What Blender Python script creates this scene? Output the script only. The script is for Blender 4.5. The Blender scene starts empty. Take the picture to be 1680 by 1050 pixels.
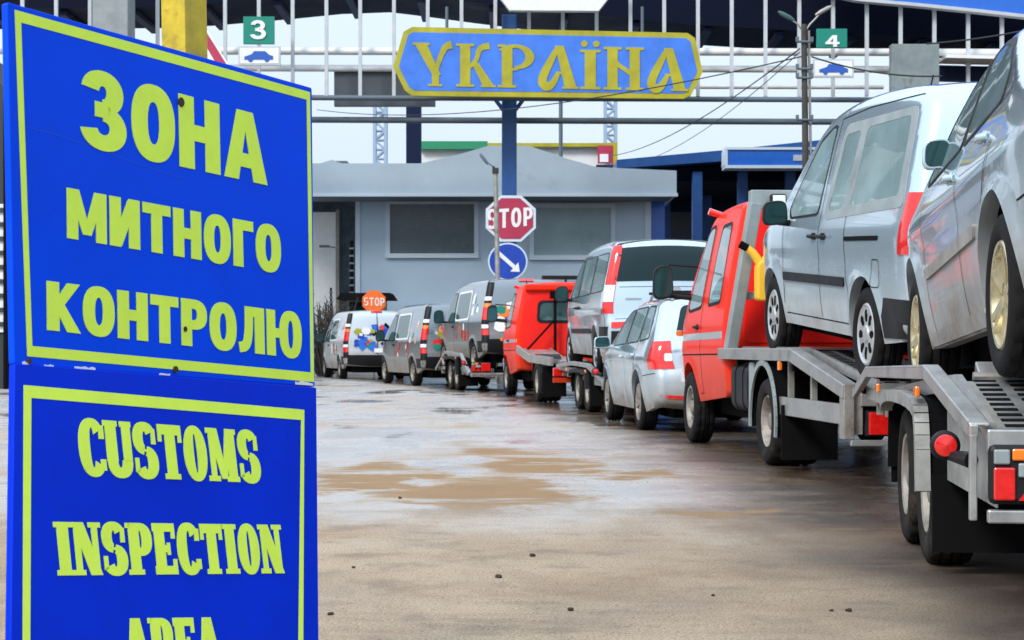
import bpy, math, random
import numpy as np
from math import sin, cos, pi, radians as R, atan, sqrt, hypot
from mathutils import Vector as V, Matrix
from mathutils.geometry import delaunay_2d_cdt
random.seed(7)
sc = bpy.context.scene
col = sc.collection

# ------------------------------------------------------------ camera, sky, sun, exposure
FPX, CX, HY, CH = 2950.0, 840.0, 568.0, 0.95
cam = bpy.data.objects.new('camera', bpy.data.cameras.new('camera'))
col.objects.link(cam); sc.camera = cam
cam.location = (0, 0, CH); cam.rotation_euler = (R(90), 0, 0)
cam.data.sensor_width = 36; cam.data.lens = 36*FPX/1680
cam.data.shift_y = (HY-525)/1680
cam.data.clip_start = 0.1; cam.data.clip_end = 3000
cam.data.dof.use_dof = True; cam.data.dof.focus_distance = 7.5; cam.data.dof.aperture_fstop = 13

w = bpy.data.worlds.new('World'); sc.world = w; w.use_nodes = True
nt = w.node_tree; nt.nodes.clear()
wo = nt.nodes.new('ShaderNodeOutputWorld'); bg = nt.nodes.new('ShaderNodeBackground')
sky = nt.nodes.new('ShaderNodeTexSky'); sky.sky_type = 'NISHITA'; sky.sun_disc = False
sky.sun_elevation = R(38); sky.sun_rotation = R(220); sky.dust_density = 4
mixw = nt.nodes.new('ShaderNodeMixRGB'); mixw.inputs[0].default_value = 0.82
cl = nt.nodes.new('ShaderNodeTexNoise'); cl.inputs['Scale'].default_value = 1.6; cl.inputs['Detail'].default_value = 5
rmp = nt.nodes.new('ShaderNodeValToRGB')
rmp.color_ramp.elements[0].position = .3; rmp.color_ramp.elements[0].color = (6.9, 8.2, 9.8, 1)
rmp.color_ramp.elements[1].position = .7; rmp.color_ramp.elements[1].color = (8.3, 9.5, 11.0, 1)
tcw = nt.nodes.new('ShaderNodeTexCoord')
nt.links.new(tcw.outputs['Generated'], cl.inputs['Vector'])
nt.links.new(cl.outputs['Fac'], rmp.inputs[0])
nt.links.new(sky.outputs[0], mixw.inputs[1]); nt.links.new(rmp.outputs[0], mixw.inputs[2])
sxw = nt.nodes.new('ShaderNodeSeparateXYZ'); nt.links.new(tcw.outputs['Generated'], sxw.inputs[0])
zen = nt.nodes.new('ShaderNodeMapRange'); zen.inputs[1].default_value = 0; zen.inputs[2].default_value = 1      # overcast sky: brightest overhead
zen.inputs[3].default_value = .86; zen.inputs[4].default_value = 1.6; nt.links.new(sxw.outputs['Z'], zen.inputs[0])
mulw = nt.nodes.new('ShaderNodeVectorMath'); mulw.operation = 'SCALE'
nt.links.new(mixw.outputs[0], mulw.inputs[0]); nt.links.new(zen.outputs[0], mulw.inputs['Scale'])
nt.links.new(mulw.outputs[0], bg.inputs[0]); bg.inputs[1].default_value = 0.1
nt.links.new(bg.outputs[0], wo.inputs[0])
sun = bpy.data.objects.new('sun', bpy.data.lights.new('sun', 'SUN')); col.objects.link(sun)
sun.data.energy = 2.2; sun.data.angle = R(16); sun.data.color = (1, .96, .9)
sun.rotation_euler = (R(52), 0, R(-40))
sc.view_settings.view_transform = 'Standard'; sc.view_settings.look = 'None'
sc.view_settings.exposure = 0.3; sc.view_settings.gamma = 1.0
sc.cycles.use_denoising = True
sc.cycles.max_bounces = 6; sc.cycles.diffuse_bounces = 3; sc.cycles.glossy_bounces = 3
sc.cycles.caustics_reflective = False; sc.cycles.caustics_refractive = False

def at(x, y, Y):
    """the point at depth Y metres seen at photo pixel (x, y)"""
    return V(((x-CX)*Y/FPX, Y, CH+(HY-y)*Y/FPX))

# ------------------------------------------------------------ materials
MATS = {}
def mat(name, c, rough=.5, metal=0., coat=0., var=.0, vscale=3., bump=0., bscale=40., dirt=None, emit=0., spec=.5,
        rust=None, aniso=None):
    """procedural principled material; var = noise variation of the colour, dirt = (z0, z1, amount, colour), rust = (scale, amount)"""
    m = bpy.data.materials.new(name); m.use_nodes = True
    n = m.node_tree.nodes; l = m.node_tree.links
    b = n['Principled BSDF']
    b.inputs['Roughness'].default_value = rough; b.inputs['Metallic'].default_value = metal
    b.inputs['Coat Weight'].default_value = coat; b.inputs['Coat Roughness'].default_value = .04
    b.inputs['Specular IOR Level'].default_value = spec
    tc = n.new('ShaderNodeTexCoord')
    rgb = n.new('ShaderNodeRGB'); rgb.outputs[0].default_value = (*c, 1)
    cur = rgb.outputs[0]
    if var:
        no = n.new('ShaderNodeTexNoise'); no.inputs['Scale'].default_value = vscale; no.inputs['Detail'].default_value = 6
        no.inputs['Roughness'].default_value = .65
        l.new(tc.outputs['Object'], no.inputs['Vector'])
        mr = n.new('ShaderNodeMapRange'); mr.inputs[1].default_value = .3; mr.inputs[2].default_value = .7
        mr.inputs[3].default_value = 1-var; mr.inputs[4].default_value = 1+var*.6
        l.new(no.outputs['Fac'], mr.inputs[0])
        hs = n.new('ShaderNodeHueSaturation'); l.new(cur, hs.inputs['Color']); l.new(mr.outputs[0], hs.inputs['Value'])
        cur = hs.outputs[0]
        mr2 = n.new('ShaderNodeMapRange'); mr2.inputs[1].default_value = .3; mr2.inputs[2].default_value = .7
        mr2.inputs[3].default_value = max(.02, rough-.08); mr2.inputs[4].default_value = min(1, rough+.12)
        l.new(no.outputs['Fac'], mr2.inputs[0]); l.new(mr2.outputs[0], b.inputs['Roughness'])
    if rust:
        no = n.new('ShaderNodeTexNoise'); no.inputs['Scale'].default_value = rust[0]; no.inputs['Detail'].default_value = 8
        no.inputs['Roughness'].default_value = .7
        l.new(tc.outputs['Object'], no.inputs['Vector'])
        mr = n.new('ShaderNodeMapRange'); mr.inputs[1].default_value = .62-.2*rust[1]; mr.inputs[2].default_value = .75-.15*rust[1]
        l.new(no.outputs['Fac'], mr.inputs[0])
        mx = n.new('ShaderNodeMixRGB'); l.new(mr.outputs[0], mx.inputs[0]); l.new(cur, mx.inputs[1])
        mx.inputs[2].default_value = (*(rust[2] if len(rust) > 2 else (.13, .055, .02)), 1); cur = mx.outputs[0]
    if dirt:
        z0, z1, amt, dc = dirt
        sx = n.new('ShaderNodeSeparateXYZ'); l.new(tc.outputs['Object'], sx.inputs[0])
        mr = n.new('ShaderNodeMapRange'); mr.inputs[1].default_value = z1; mr.inputs[2].default_value = z0
        l.new(sx.outputs['Z'], mr.inputs[0])
        no = n.new('ShaderNodeTexNoise'); no.inputs['Scale'].default_value = 2.6; no.inputs['Detail'].default_value = 8
        no.inputs['Roughness'].default_value = .7
        l.new(tc.outputs['Object'], no.inputs['Vector'])
        mm = n.new('ShaderNodeMath'); mm.operation = 'MULTIPLY'; l.new(mr.outputs[0], mm.inputs[0]); l.new(no.outputs['Fac'], mm.inputs[1])
        m2 = n.new('ShaderNodeMath'); m2.operation = 'MULTIPLY'; m2.use_clamp = True
        l.new(mm.outputs[0], m2.inputs[0]); m2.inputs[1].default_value = amt*1.8
        mx = n.new('ShaderNodeMixRGB'); l.new(m2.outputs[0], mx.inputs[0]); l.new(cur, mx.inputs[1])
        mx.inputs[2].default_value = (*dc, 1); cur = mx.outputs[0]
        ra = n.new('ShaderNodeMixRGB'); l.new(m2.outputs[0], ra.inputs[0])
        ra.inputs[1].default_value = (rough,)*3+(1,); ra.inputs[2].default_value = (.75,)*3+(1,)
        l.new(ra.outputs[0], b.inputs['Roughness'])
        if metal:
            me = n.new('ShaderNodeMath'); me.operation = 'MULTIPLY_ADD'; l.new(m2.outputs[0], me.inputs[0])
            me.inputs[1].default_value = -metal; me.inputs[2].default_value = metal; l.new(me.outputs[0], b.inputs['Metallic'])
        if coat:
            ce = n.new('ShaderNodeMath'); ce.operation = 'MULTIPLY_ADD'; l.new(m2.outputs[0], ce.inputs[0])
            ce.inputs[1].default_value = -coat; ce.inputs[2].default_value = coat; l.new(ce.outputs[0], b.inputs['Coat Weight'])
    l.new(cur, b.inputs['Base Color'])
    if bump:
        no = n.new('ShaderNodeTexNoise'); no.inputs['Scale'].default_value = bscale; no.inputs['Detail'].default_value = 6
        l.new(tc.outputs['Object'], no.inputs['Vector'])
        bp = n.new('ShaderNodeBump'); bp.inputs['Strength'].default_value = bump; bp.inputs['Distance'].default_value = .01
        l.new(no.outputs['Fac'], bp.inputs['Height']); l.new(bp.outputs[0], b.inputs['Normal'])
    if emit:
        l.new(cur, b.inputs['Emission Color']); b.inputs['Emission Strength'].default_value = emit
    MATS[name] = m
    return m

def waves(m, scale, strength, axis='Z', dist=.01):
    """adds horizontal or vertical ribs to a material as bump"""
    n = m.node_tree.nodes; l = m.node_tree.links
    wv = n.new('ShaderNodeTexWave'); wv.bands_direction = axis; wv.inputs['Scale'].default_value = scale
    wv.wave_profile = 'SAW'
    tc = n.new('ShaderNodeTexCoord'); l.new(tc.outputs['Object'], wv.inputs['Vector'])
    bp = n.new('ShaderNodeBump'); bp.inputs['Strength'].default_value = strength; bp.inputs['Distance'].default_value = dist
    l.new(wv.outputs['Fac'], bp.inputs['Height']); l.new(bp.outputs[0], n['Principled BSDF'].inputs['Normal'])
    return m

MUD = (.16, .115, .075)
M = dict(
 silver=mat('silver_paint', (.60, .77, .88), .14, .6, 1., dirt=(.3, .9, .75, (.24, .20, .165))),
 silver2=mat('silver_paint_dirty', (.58, .72, .81), .15, .65, 1., dirt=(.25, .85, 1.0, (.22, .18, .14))),
 steelgrey=mat('grey_van_paint', (.27, .315, .34), .16, .8, .9, dirt=(.35, 1.2, 1.0, (.22, .185, .15))),
 whitevan=mat('white_van_paint', (.62, .68, .72), .3, .5, .6, dirt=(.35, 1.2, 1.0, (.24, .2, .165))),
 red=mat('red_truck_paint', (.84, .022, .003), .3, 0, .12, spec=.2, var=.06, vscale=1.5, dirt=(.45, 1.0, .6, (.33, .055, .02))),
 redback=mat('red_cab_back', (.86, .014, .008), .5, 0, .0, spec=.25, var=.12, vscale=2.5),
 glass=mat('car_glass', (.045, .09, .09), .04, spec=.75),
 darkglass=mat('dark_glass', (.006, .022, .026), .05, spec=.3),
 black=mat('black_plastic', (.010, .011, .014), .5, var=.2, spec=.25),
 under=mat('underbody_black', (.004, .004, .005), .9, spec=.1),
 tyre=mat('tyre_rubber', (.009, .009, .010), .75, var=.35, vscale=8, spec=.2),
 tyredirty=mat('dusty_tyre_rubber', (.020, .019, .018), .85, var=.6, vscale=6, spec=.15, rust=(5, .25, (.07, .055, .042))),
 rim=mat('silver_wheel', (.55, .57, .58), .35, .6, var=.15, vscale=9),
 rimsteel=mat('dirty_steel_wheel', (.30, .28, .25), .55, .3, var=.4, vscale=12, rust=(9, .5, (.2, .13, .07))),
 rimgold=mat('yellowish_alloy_wheel', (.62, .55, .34), .3, .6, var=.35, vscale=7),
 alu=mat('aluminium', (.47, .475, .47), .34, .65, var=.32, vscale=5, rust=(5, .32, (.22, .17, .12))),
 alud=mat('dirty_aluminium', (.36, .35, .33), .5, .4, var=.3, vscale=5, rust=(4, .5, (.2, .16, .11))),
 galv=mat('galvanised_steel', (.33, .34, .33), .5, .4, var=.35, vscale=6, rust=(5, .35, (.14, .11, .08))),
 framegrey=mat('grey_frame_paint', (.30, .35, .36), .45, .2, var=.25, vscale=4),
 redlamp=mat('red_lamp', (.75, .012, .01), .12, 0, 1., var=.25, vscale=25),
 orangelamp=mat('orange_lamp', (.95, .22, .015), .15, 0, 1.),
 whitelamp=mat('clear_lamp', (.8, .82, .84), .15, 0, 1.),
 plate=mat('number_plate', (.75, .76, .75), .4),
 mirror=mat('mirror_glass', (.03, .085, .09), .05, .6),
 white=mat('white_paint', (.78, .8, .8), .5, var=.08),
 yellowcan=mat('yellow_plastic', (.85, .48, .03), .4),
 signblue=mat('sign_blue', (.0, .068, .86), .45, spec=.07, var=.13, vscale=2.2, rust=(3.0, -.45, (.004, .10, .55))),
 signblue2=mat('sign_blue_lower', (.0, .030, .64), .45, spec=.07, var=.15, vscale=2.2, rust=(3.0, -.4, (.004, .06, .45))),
 lime=mat('yellow_green_paint', (.70, .96, .10), .6, spec=.2, var=.07, vscale=9),
 dark_edge=mat('dark_edge', (.004, .012, .06), .5),
 postyellow=mat('yellow_post_paint', (.55, .42, .015), .55, var=.3, vscale=14, rust=(9, .5, (.28, .16, .02))),
 navy=mat('navy_paint', (.004, .012, .045), .6, spec=.2),
 colblue=mat('blue_column_paint', (.012, .075, .26), .4, var=.15),
 fasciablue=mat('blue_fascia', (.01, .13, .60), .35, 0, .3, var=.08),
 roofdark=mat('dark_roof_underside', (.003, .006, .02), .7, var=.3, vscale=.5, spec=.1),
 trussgrey=mat('truss_grey', (.50, .54, .58), .45, var=.1),
 trussdark=mat('truss_dark', (.10, .135, .17), .5),
 booth=waves(mat('booth_siding', (.47, .62, .76), .55, var=.06, vscale=1.), 2.4, .18, 'Z', .03),
 boothtrim=mat('booth_trim', (.58, .70, .80), .5),
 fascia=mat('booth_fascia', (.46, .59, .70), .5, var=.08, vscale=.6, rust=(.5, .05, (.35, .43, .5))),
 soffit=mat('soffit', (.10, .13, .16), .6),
 windark=waves(mat('dark_window', (.12, .155, .18), .25, spec=.35, var=.2, vscale=.7), 2.6, .6, 'Z', .03),
 winpale=waves(mat('blind_window', (.33, .47, .52), .3, spec=.4, var=.15, vscale=.7), 2.6, .5, 'Z', .03),
 stone=mat('stone_wall', (.14, .18, .21), .8, var=.45, vscale=2.2, bump=.8, bscale=6),
 concrete=mat('concrete', (.30, .33, .34), .8, var=.25, vscale=1.5),
 concrust=mat('stained_concrete', (.22, .27, .28), .8, var=.35, vscale=1.3, rust=(1.3, .25, (.10, .06, .04))),
 greypanel=mat('grey_panel', (.065, .08, .10), .5, var=.15, vscale=1),
 ukrblue=mat('weathered_blue', (.045, .19, .74), .5, var=.22, vscale=1.6),
 ukryellow=mat('weathered_yellow', (.40, .37, .015), .5, var=.25, vscale=1.6),
 green=mat('lane_green', (.0, .22, .16), .4),
 pictblue=mat('pictogram_blue', (.02, .10, .45), .4),
 stopred=mat('faded_stop_red', (.42, .025, .075), .5, var=.2, vscale=1.5),
 stoporange=mat('orange_stop', (.95, .17, .015), .45),
 roundblue=mat('round_sign_blue', (.006, .055, .42), .4, var=.2, vscale=2),
 wood=mat('weathered_wood', (.055, .053, .05), .85, var=.5, vscale=5, bump=.5, bscale=20),
 darkbuild=mat('dark_cladding', (.022, .032, .04), .6, var=.2),
 wire=mat('wire_black', (.02, .022, .026), .6),
 twig=mat('bare_twigs', (.06, .055, .045), .9),
 greenroof=mat('green_trim', (.02, .25, .12), .5),
 rubberdark=mat('mudflap_rubber', (.005, .005, .006), .8, var=.5, vscale=4, bump=.2, bscale=9, spec=.12),
)

def clear_glass(name, tint, skytone, amount):
    """thin tinted pane; bright sky in the glass is painted as a pale diffuse film"""
    m = bpy.data.materials.new(name); m.use_nodes = True; n = m.node_tree.nodes; l = m.node_tree.links; n.clear()
    o = n.new('ShaderNodeOutputMaterial'); mx = n.new('ShaderNodeMixShader'); t = n.new('ShaderNodeBsdfTransparent'); g = n.new('ShaderNodeBsdfGlossy')
    f = n.new('ShaderNodeFresnel'); f.inputs['IOR'].default_value = 1.5; t.inputs[0].default_value = (*tint, 1); g.inputs['Roughness'].default_value = .02
    d = n.new('ShaderNodeBsdfDiffuse'); d.inputs[0].default_value = (*skytone, 1); m2 = n.new('ShaderNodeMixShader')
    tc = n.new('ShaderNodeTexCoord'); no = n.new('ShaderNodeTexNoise'); no.inputs['Scale'].default_value = 2.2; no.inputs['Detail'].default_value = 5
    mr = n.new('ShaderNodeMapRange'); mr.inputs[1].default_value = .3; mr.inputs[2].default_value = .7; mr.inputs[3].default_value = amount*.75; mr.inputs[4].default_value = min(1, amount*1.2)
    l.new(tc.outputs['Object'], no.inputs['Vector']); l.new(no.outputs['Fac'], mr.inputs[0]); l.new(mr.outputs[0], m2.inputs[0])
    l.new(t.outputs[0], m2.inputs[1]); l.new(d.outputs[0], m2.inputs[2])
    l.new(f.outputs[0], mx.inputs[0]); l.new(m2.outputs[0], mx.inputs[1]); l.new(g.outputs[0], mx.inputs[2]); l.new(mx.outputs[0], o.inputs[0])
    return m
M['clear'] = clear_glass('tinted_clear_glass', (.85, .97, .96), (.46, .67, .72), .45)
M['seatcloth'] = mat('seat_cloth', (.03, .035, .04), .9, var=.2)
M['trim'] = mat('cabin_trim', (.10, .11, .12), .8)
# ------------------------------------------------------------ mesh builder
class MB:
    def __init__(s): s.v = []; s.f = []; s.mi = []; s.cur = 0
    def add(s, vs, fs):
        o = len(s.v); s.v += [tuple(p) for p in vs]
        for f in fs: s.f.append(tuple(i+o for i in f)); s.mi.append(s.cur)
        return s
    def box(s, c, d, rot=None, top=None):
        """box centred c, full size d; rot = Euler tuple; top = (sx, sy) scale of the upper face"""
        tx, ty = top or (1, 1)
        q = [V((x*d[0]/2*(tx if z > 0 else 1), y*d[1]/2*(ty if z > 0 else 1), z*d[2]/2)) for z in (-1, 1) for y in (-1, 1) for x in (-1, 1)]
        if rot:
            m = Matrix.Rotation(rot[2], 3, 'Z') @ Matrix.Rotation(rot[1], 3, 'Y') @ Matrix.Rotation(rot[0], 3, 'X')
            q = [m @ p for p in q]
        c = V(c)
        return s.add([p+c for p in q], [(0, 2, 3, 1), (4, 5, 7, 6), (0, 1, 5, 4), (2, 6, 7, 3), (0, 4, 6, 2), (1, 3, 7, 5)])
    def bx(s, x0, x1, y0, y1, z0, z1): return s.box(((x0+x1)/2, (y0+y1)/2, (z0+z1)/2), (x1-x0, y1-y0, z1-z0))
    def bar(s, a, b, w, h, up=(0, 0, 1)):
        """rectangular bar from a to b, width w sideways and height h along up"""
        a, b = V(a), V(b); d = (b-a).normalized(); u = V(up); r = d.cross(u)
        if r.length < 1e-4: r = d.cross(V((1, 0, 0)))
        r.normalize(); u = r.cross(d)
        q = [p+r*(i*w/2)+u*(j*h/2) for p in (a, b) for i, j in ((-1, -1), (1, -1), (1, 1), (-1, 1))]
        return s.add(q, [(0, 1, 2, 3), (7, 6, 5, 4), (0, 4, 5, 1), (1, 5, 6, 2), (2, 6, 7, 3), (3, 7, 4, 0)])
    def tube(s, pts, r, n=8, cap=True):
        pts = [V(p) for p in pts]; rs = r if isinstance(r, (list, tuple)) else [r]*len(pts)
        o = len(s.v); k = len(pts); ref = None
        for i, p in enumerate(pts):
            d = (pts[min(i+1, k-1)]-pts[max(i-1, 0)]).normalized()
            if ref is None: ref = V((0, 0, 1)) if abs(d.z) < .9 else V((1, 0, 0))
            a = d.cross(ref).normalized(); b = a.cross(d)
            for j in range(n):
                t = 2*pi*j/n; s.v.append(tuple(p+a*(cos(t)*rs[i])+b*(sin(t)*rs[i])))
        for i in range(k-1):
            for j in range(n):
                s.f.append((o+i*n+j, o+i*n+(j+1) % n, o+(i+1)*n+(j+1) % n, o+(i+1)*n+j)); s.mi.append(s.cur)
        if cap:
            s.f.append(tuple(o+j for j in reversed(range(n)))); s.mi.append(s.cur)
            s.f.append(tuple(o+(k-1)*n+j for j in range(n))); s.mi.append(s.cur)
        return s
    def lathe(s, prof, c=(0, 0, 0), n=40, close=False):
        """profile of (r, y) turned about the Y axis through c"""
        o = len(s.v); k = len(prof)
        for (r, y) in prof:
            for j in range(n):
                t = 2*pi*j/n; s.v.append((c[0]+r*cos(t), c[1]+y, c[2]+r*sin(t)))
        for i in range(k-1 if not close else k):
            a, b = o+i*n, o+((i+1) % k)*n
            for j in range(n):
                s.f.append((a+j, b+j, b+(j+1) % n, a+(j+1) % n)); s.mi.append(s.cur)
        return s
    def prism(s, poly, fn, h0, h1):
        """polygon in (u, v) extruded from height h0 to h1; fn(u, v, h) -> point"""
        n = len(poly); vs = [fn(u, v, h0) for u, v in poly]+[fn(u, v, h1) for u, v in poly]
        fs = [tuple(range(n, 2*n)), tuple(reversed(range(n)))]+[(i, (i+1) % n, n+(i+1) % n, n+i) for i in range(n)]
        return s.add(vs, fs)
    def build(s, name, m, parent=None, smooth=None, bevel=0, loc=None, **props):
        me = bpy.data.meshes.new(name); me.from_pydata(s.v, [], s.f)
        ms = m if isinstance(m, (list, tuple)) else [m]
        for x in ms: me.materials.append(M[x] if isinstance(x, str) else x)
        if len(ms) > 1: me.polygons.foreach_set('material_index', s.mi)
        import bmesh
        b = bmesh.new(); b.from_mesh(me); bmesh.ops.recalc_face_normals(b, faces=b.faces); b.to_mesh(me); b.free()
        if smooth:
            me.polygons.foreach_set('use_smooth', [True]*len(me.polygons))
            if smooth < 180: me.set_sharp_from_angle(angle=R(smooth))
        me.update()
        o = bpy.data.objects.new(name, me); col.objects.link(o)
        if parent: o.parent = parent
        if loc is not None: o.location = loc
        if bevel:
            bv = o.modifiers.new('bevel', 'BEVEL'); bv.width = bevel; bv.segments = 2; bv.limit_method = 'ANGLE'; bv.angle_limit = R(40)
        for k, x in props.items(): o[k] = x
        return o

def tag(o, label, cat, group=None):
    o['label'] = label; o['category'] = cat
    if group: o['group'] = group
    return o
def thing(name, label, cat, loc=(0, 0, 0), rz=0, pitch=0, group=None):
    o = bpy.data.objects.new(name, None); col.objects.link(o); o.empty_display_size = .2
    o.location = loc; o.rotation_euler = (0, pitch, rz)
    return tag(o, label, cat, group)
def copy_tree(o, parent=None):
    c = o.copy(); col.objects.link(c)
    if parent: c.parent = parent
    for ch in [x for x in list(o.children)]: copy_tree(ch, c)
    return c

# ------------------------------------------------------------ 2-D helpers
def chaikin(p, n=2, closed=False):
    p = [tuple(q) for q in p]
    for _ in range(n):
        q = [] if closed else [p[0]]
        for i in range(len(p) if closed else len(p)-1):
            a, b = p[i], p[(i+1) % len(p)]
            q += [(a[0]*.75+b[0]*.25, a[1]*.75+b[1]*.25), (a[0]*.25+b[0]*.75, a[1]*.25+b[1]*.75)]
        if not closed: q.append(p[-1])
        p = q
    return p
def resample(p, step):
    out = [p[0]]
    for a, b in zip(p[:-1], p[1:]):
        d = hypot(b[0]-a[0], b[1]-a[1]); k = max(1, int(d/step+.5))
        out += [(a[0]+(b[0]-a[0])*i/k, a[1]+(b[1]-a[1])*i/k) for i in range(1, k+1)]
    return out
def rnd(poly, r, k=4):
    """polygon with rounded corners"""
    out = []; n = len(poly)
    for i in range(n):
        p, a, b = V(poly[i]), V(poly[i-1]), V(poly[(i+1) % n])
        ua, ub = (a-p), (b-p); q = min(r, ua.length*.45, ub.length*.45)
        s, e = p+ua.normalized()*q, p+ub.normalized()*q
        for j in range(k+1):
            t = j/k; out.append(tuple(s*(1-t)**2+p*(2*t*(1-t))+e*t*t))
    return out
def inside(P, poly):
    P = np.asarray(P); x, y = P[:, 0], P[:, 1]; r = np.zeros(len(P), bool); n = len(poly)
    for i in range(n):
        (x1, y1), (x2, y2) = poly[i], poly[(i+1) % n]
        c = ((y1 > y) != (y2 > y)) & (x < (x2-x1)*(y-y1)/((y2-y1) if y2 != y1 else 1e-12)+x1)
        r ^= c
    return r
def segdist(P, chain):
    P = np.asarray(P, float); d = np.full(len(P), 1e9); c = np.asarray(chain, float)
    for a, b in zip(c[:-1], c[1:]):
        ab = b-a; L = ab@ab
        if L < 1e-14: continue
        t = np.clip(((P-a)@ab)/L, 0, 1); q = P-a-t[:, None]*ab
        d = np.minimum(d, np.sqrt((q*q).sum(1)))
    return d
def fillpoly(poly, g, extra=(), holes=()):
    """triangulates a polygon with a grid of inner points; returns points and triangles"""
    poly = [tuple(p) for p in poly]
    xs = [p[0] for p in poly]; ys = [p[1] for p in poly]
    X, Y = np.meshgrid(np.arange(min(xs)+g/2, max(xs), g), np.arange(min(ys)+g/2, max(ys), g))
    P = np.stack([X.ravel(), Y.ravel()], 1)
    if len(P):
        P = P[inside(P, poly)]
    if len(P): P = P[segdist(P, poly+[poly[0]]) > g*.45]
    pts = [V(p) for p in poly]+[V(p) for p in extra]+[V(p) for p in P.tolist()]; ed = []
    for h in holes:
        o = len(pts); pts += [V(p) for p in h]; ed += [(o+i, o+(i+1) % len(h)) for i in range(len(h))]
    r = delaunay_2d_cdt(pts, ed, [list(range(len(poly)))], 1, 1e-6)
    T = [tuple(f) for f in r[2]]; Q = [tuple(p) for p in r[0]]
    if holes:
        c = np.array([np.mean([Q[i] for i in f], axis=0) for f in T]); k = np.ones(len(T), bool)
        for h in holes: k &= ~inside(c, h)
        T = [f for f, q in zip(T, k) if q]
    return Q, T
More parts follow.
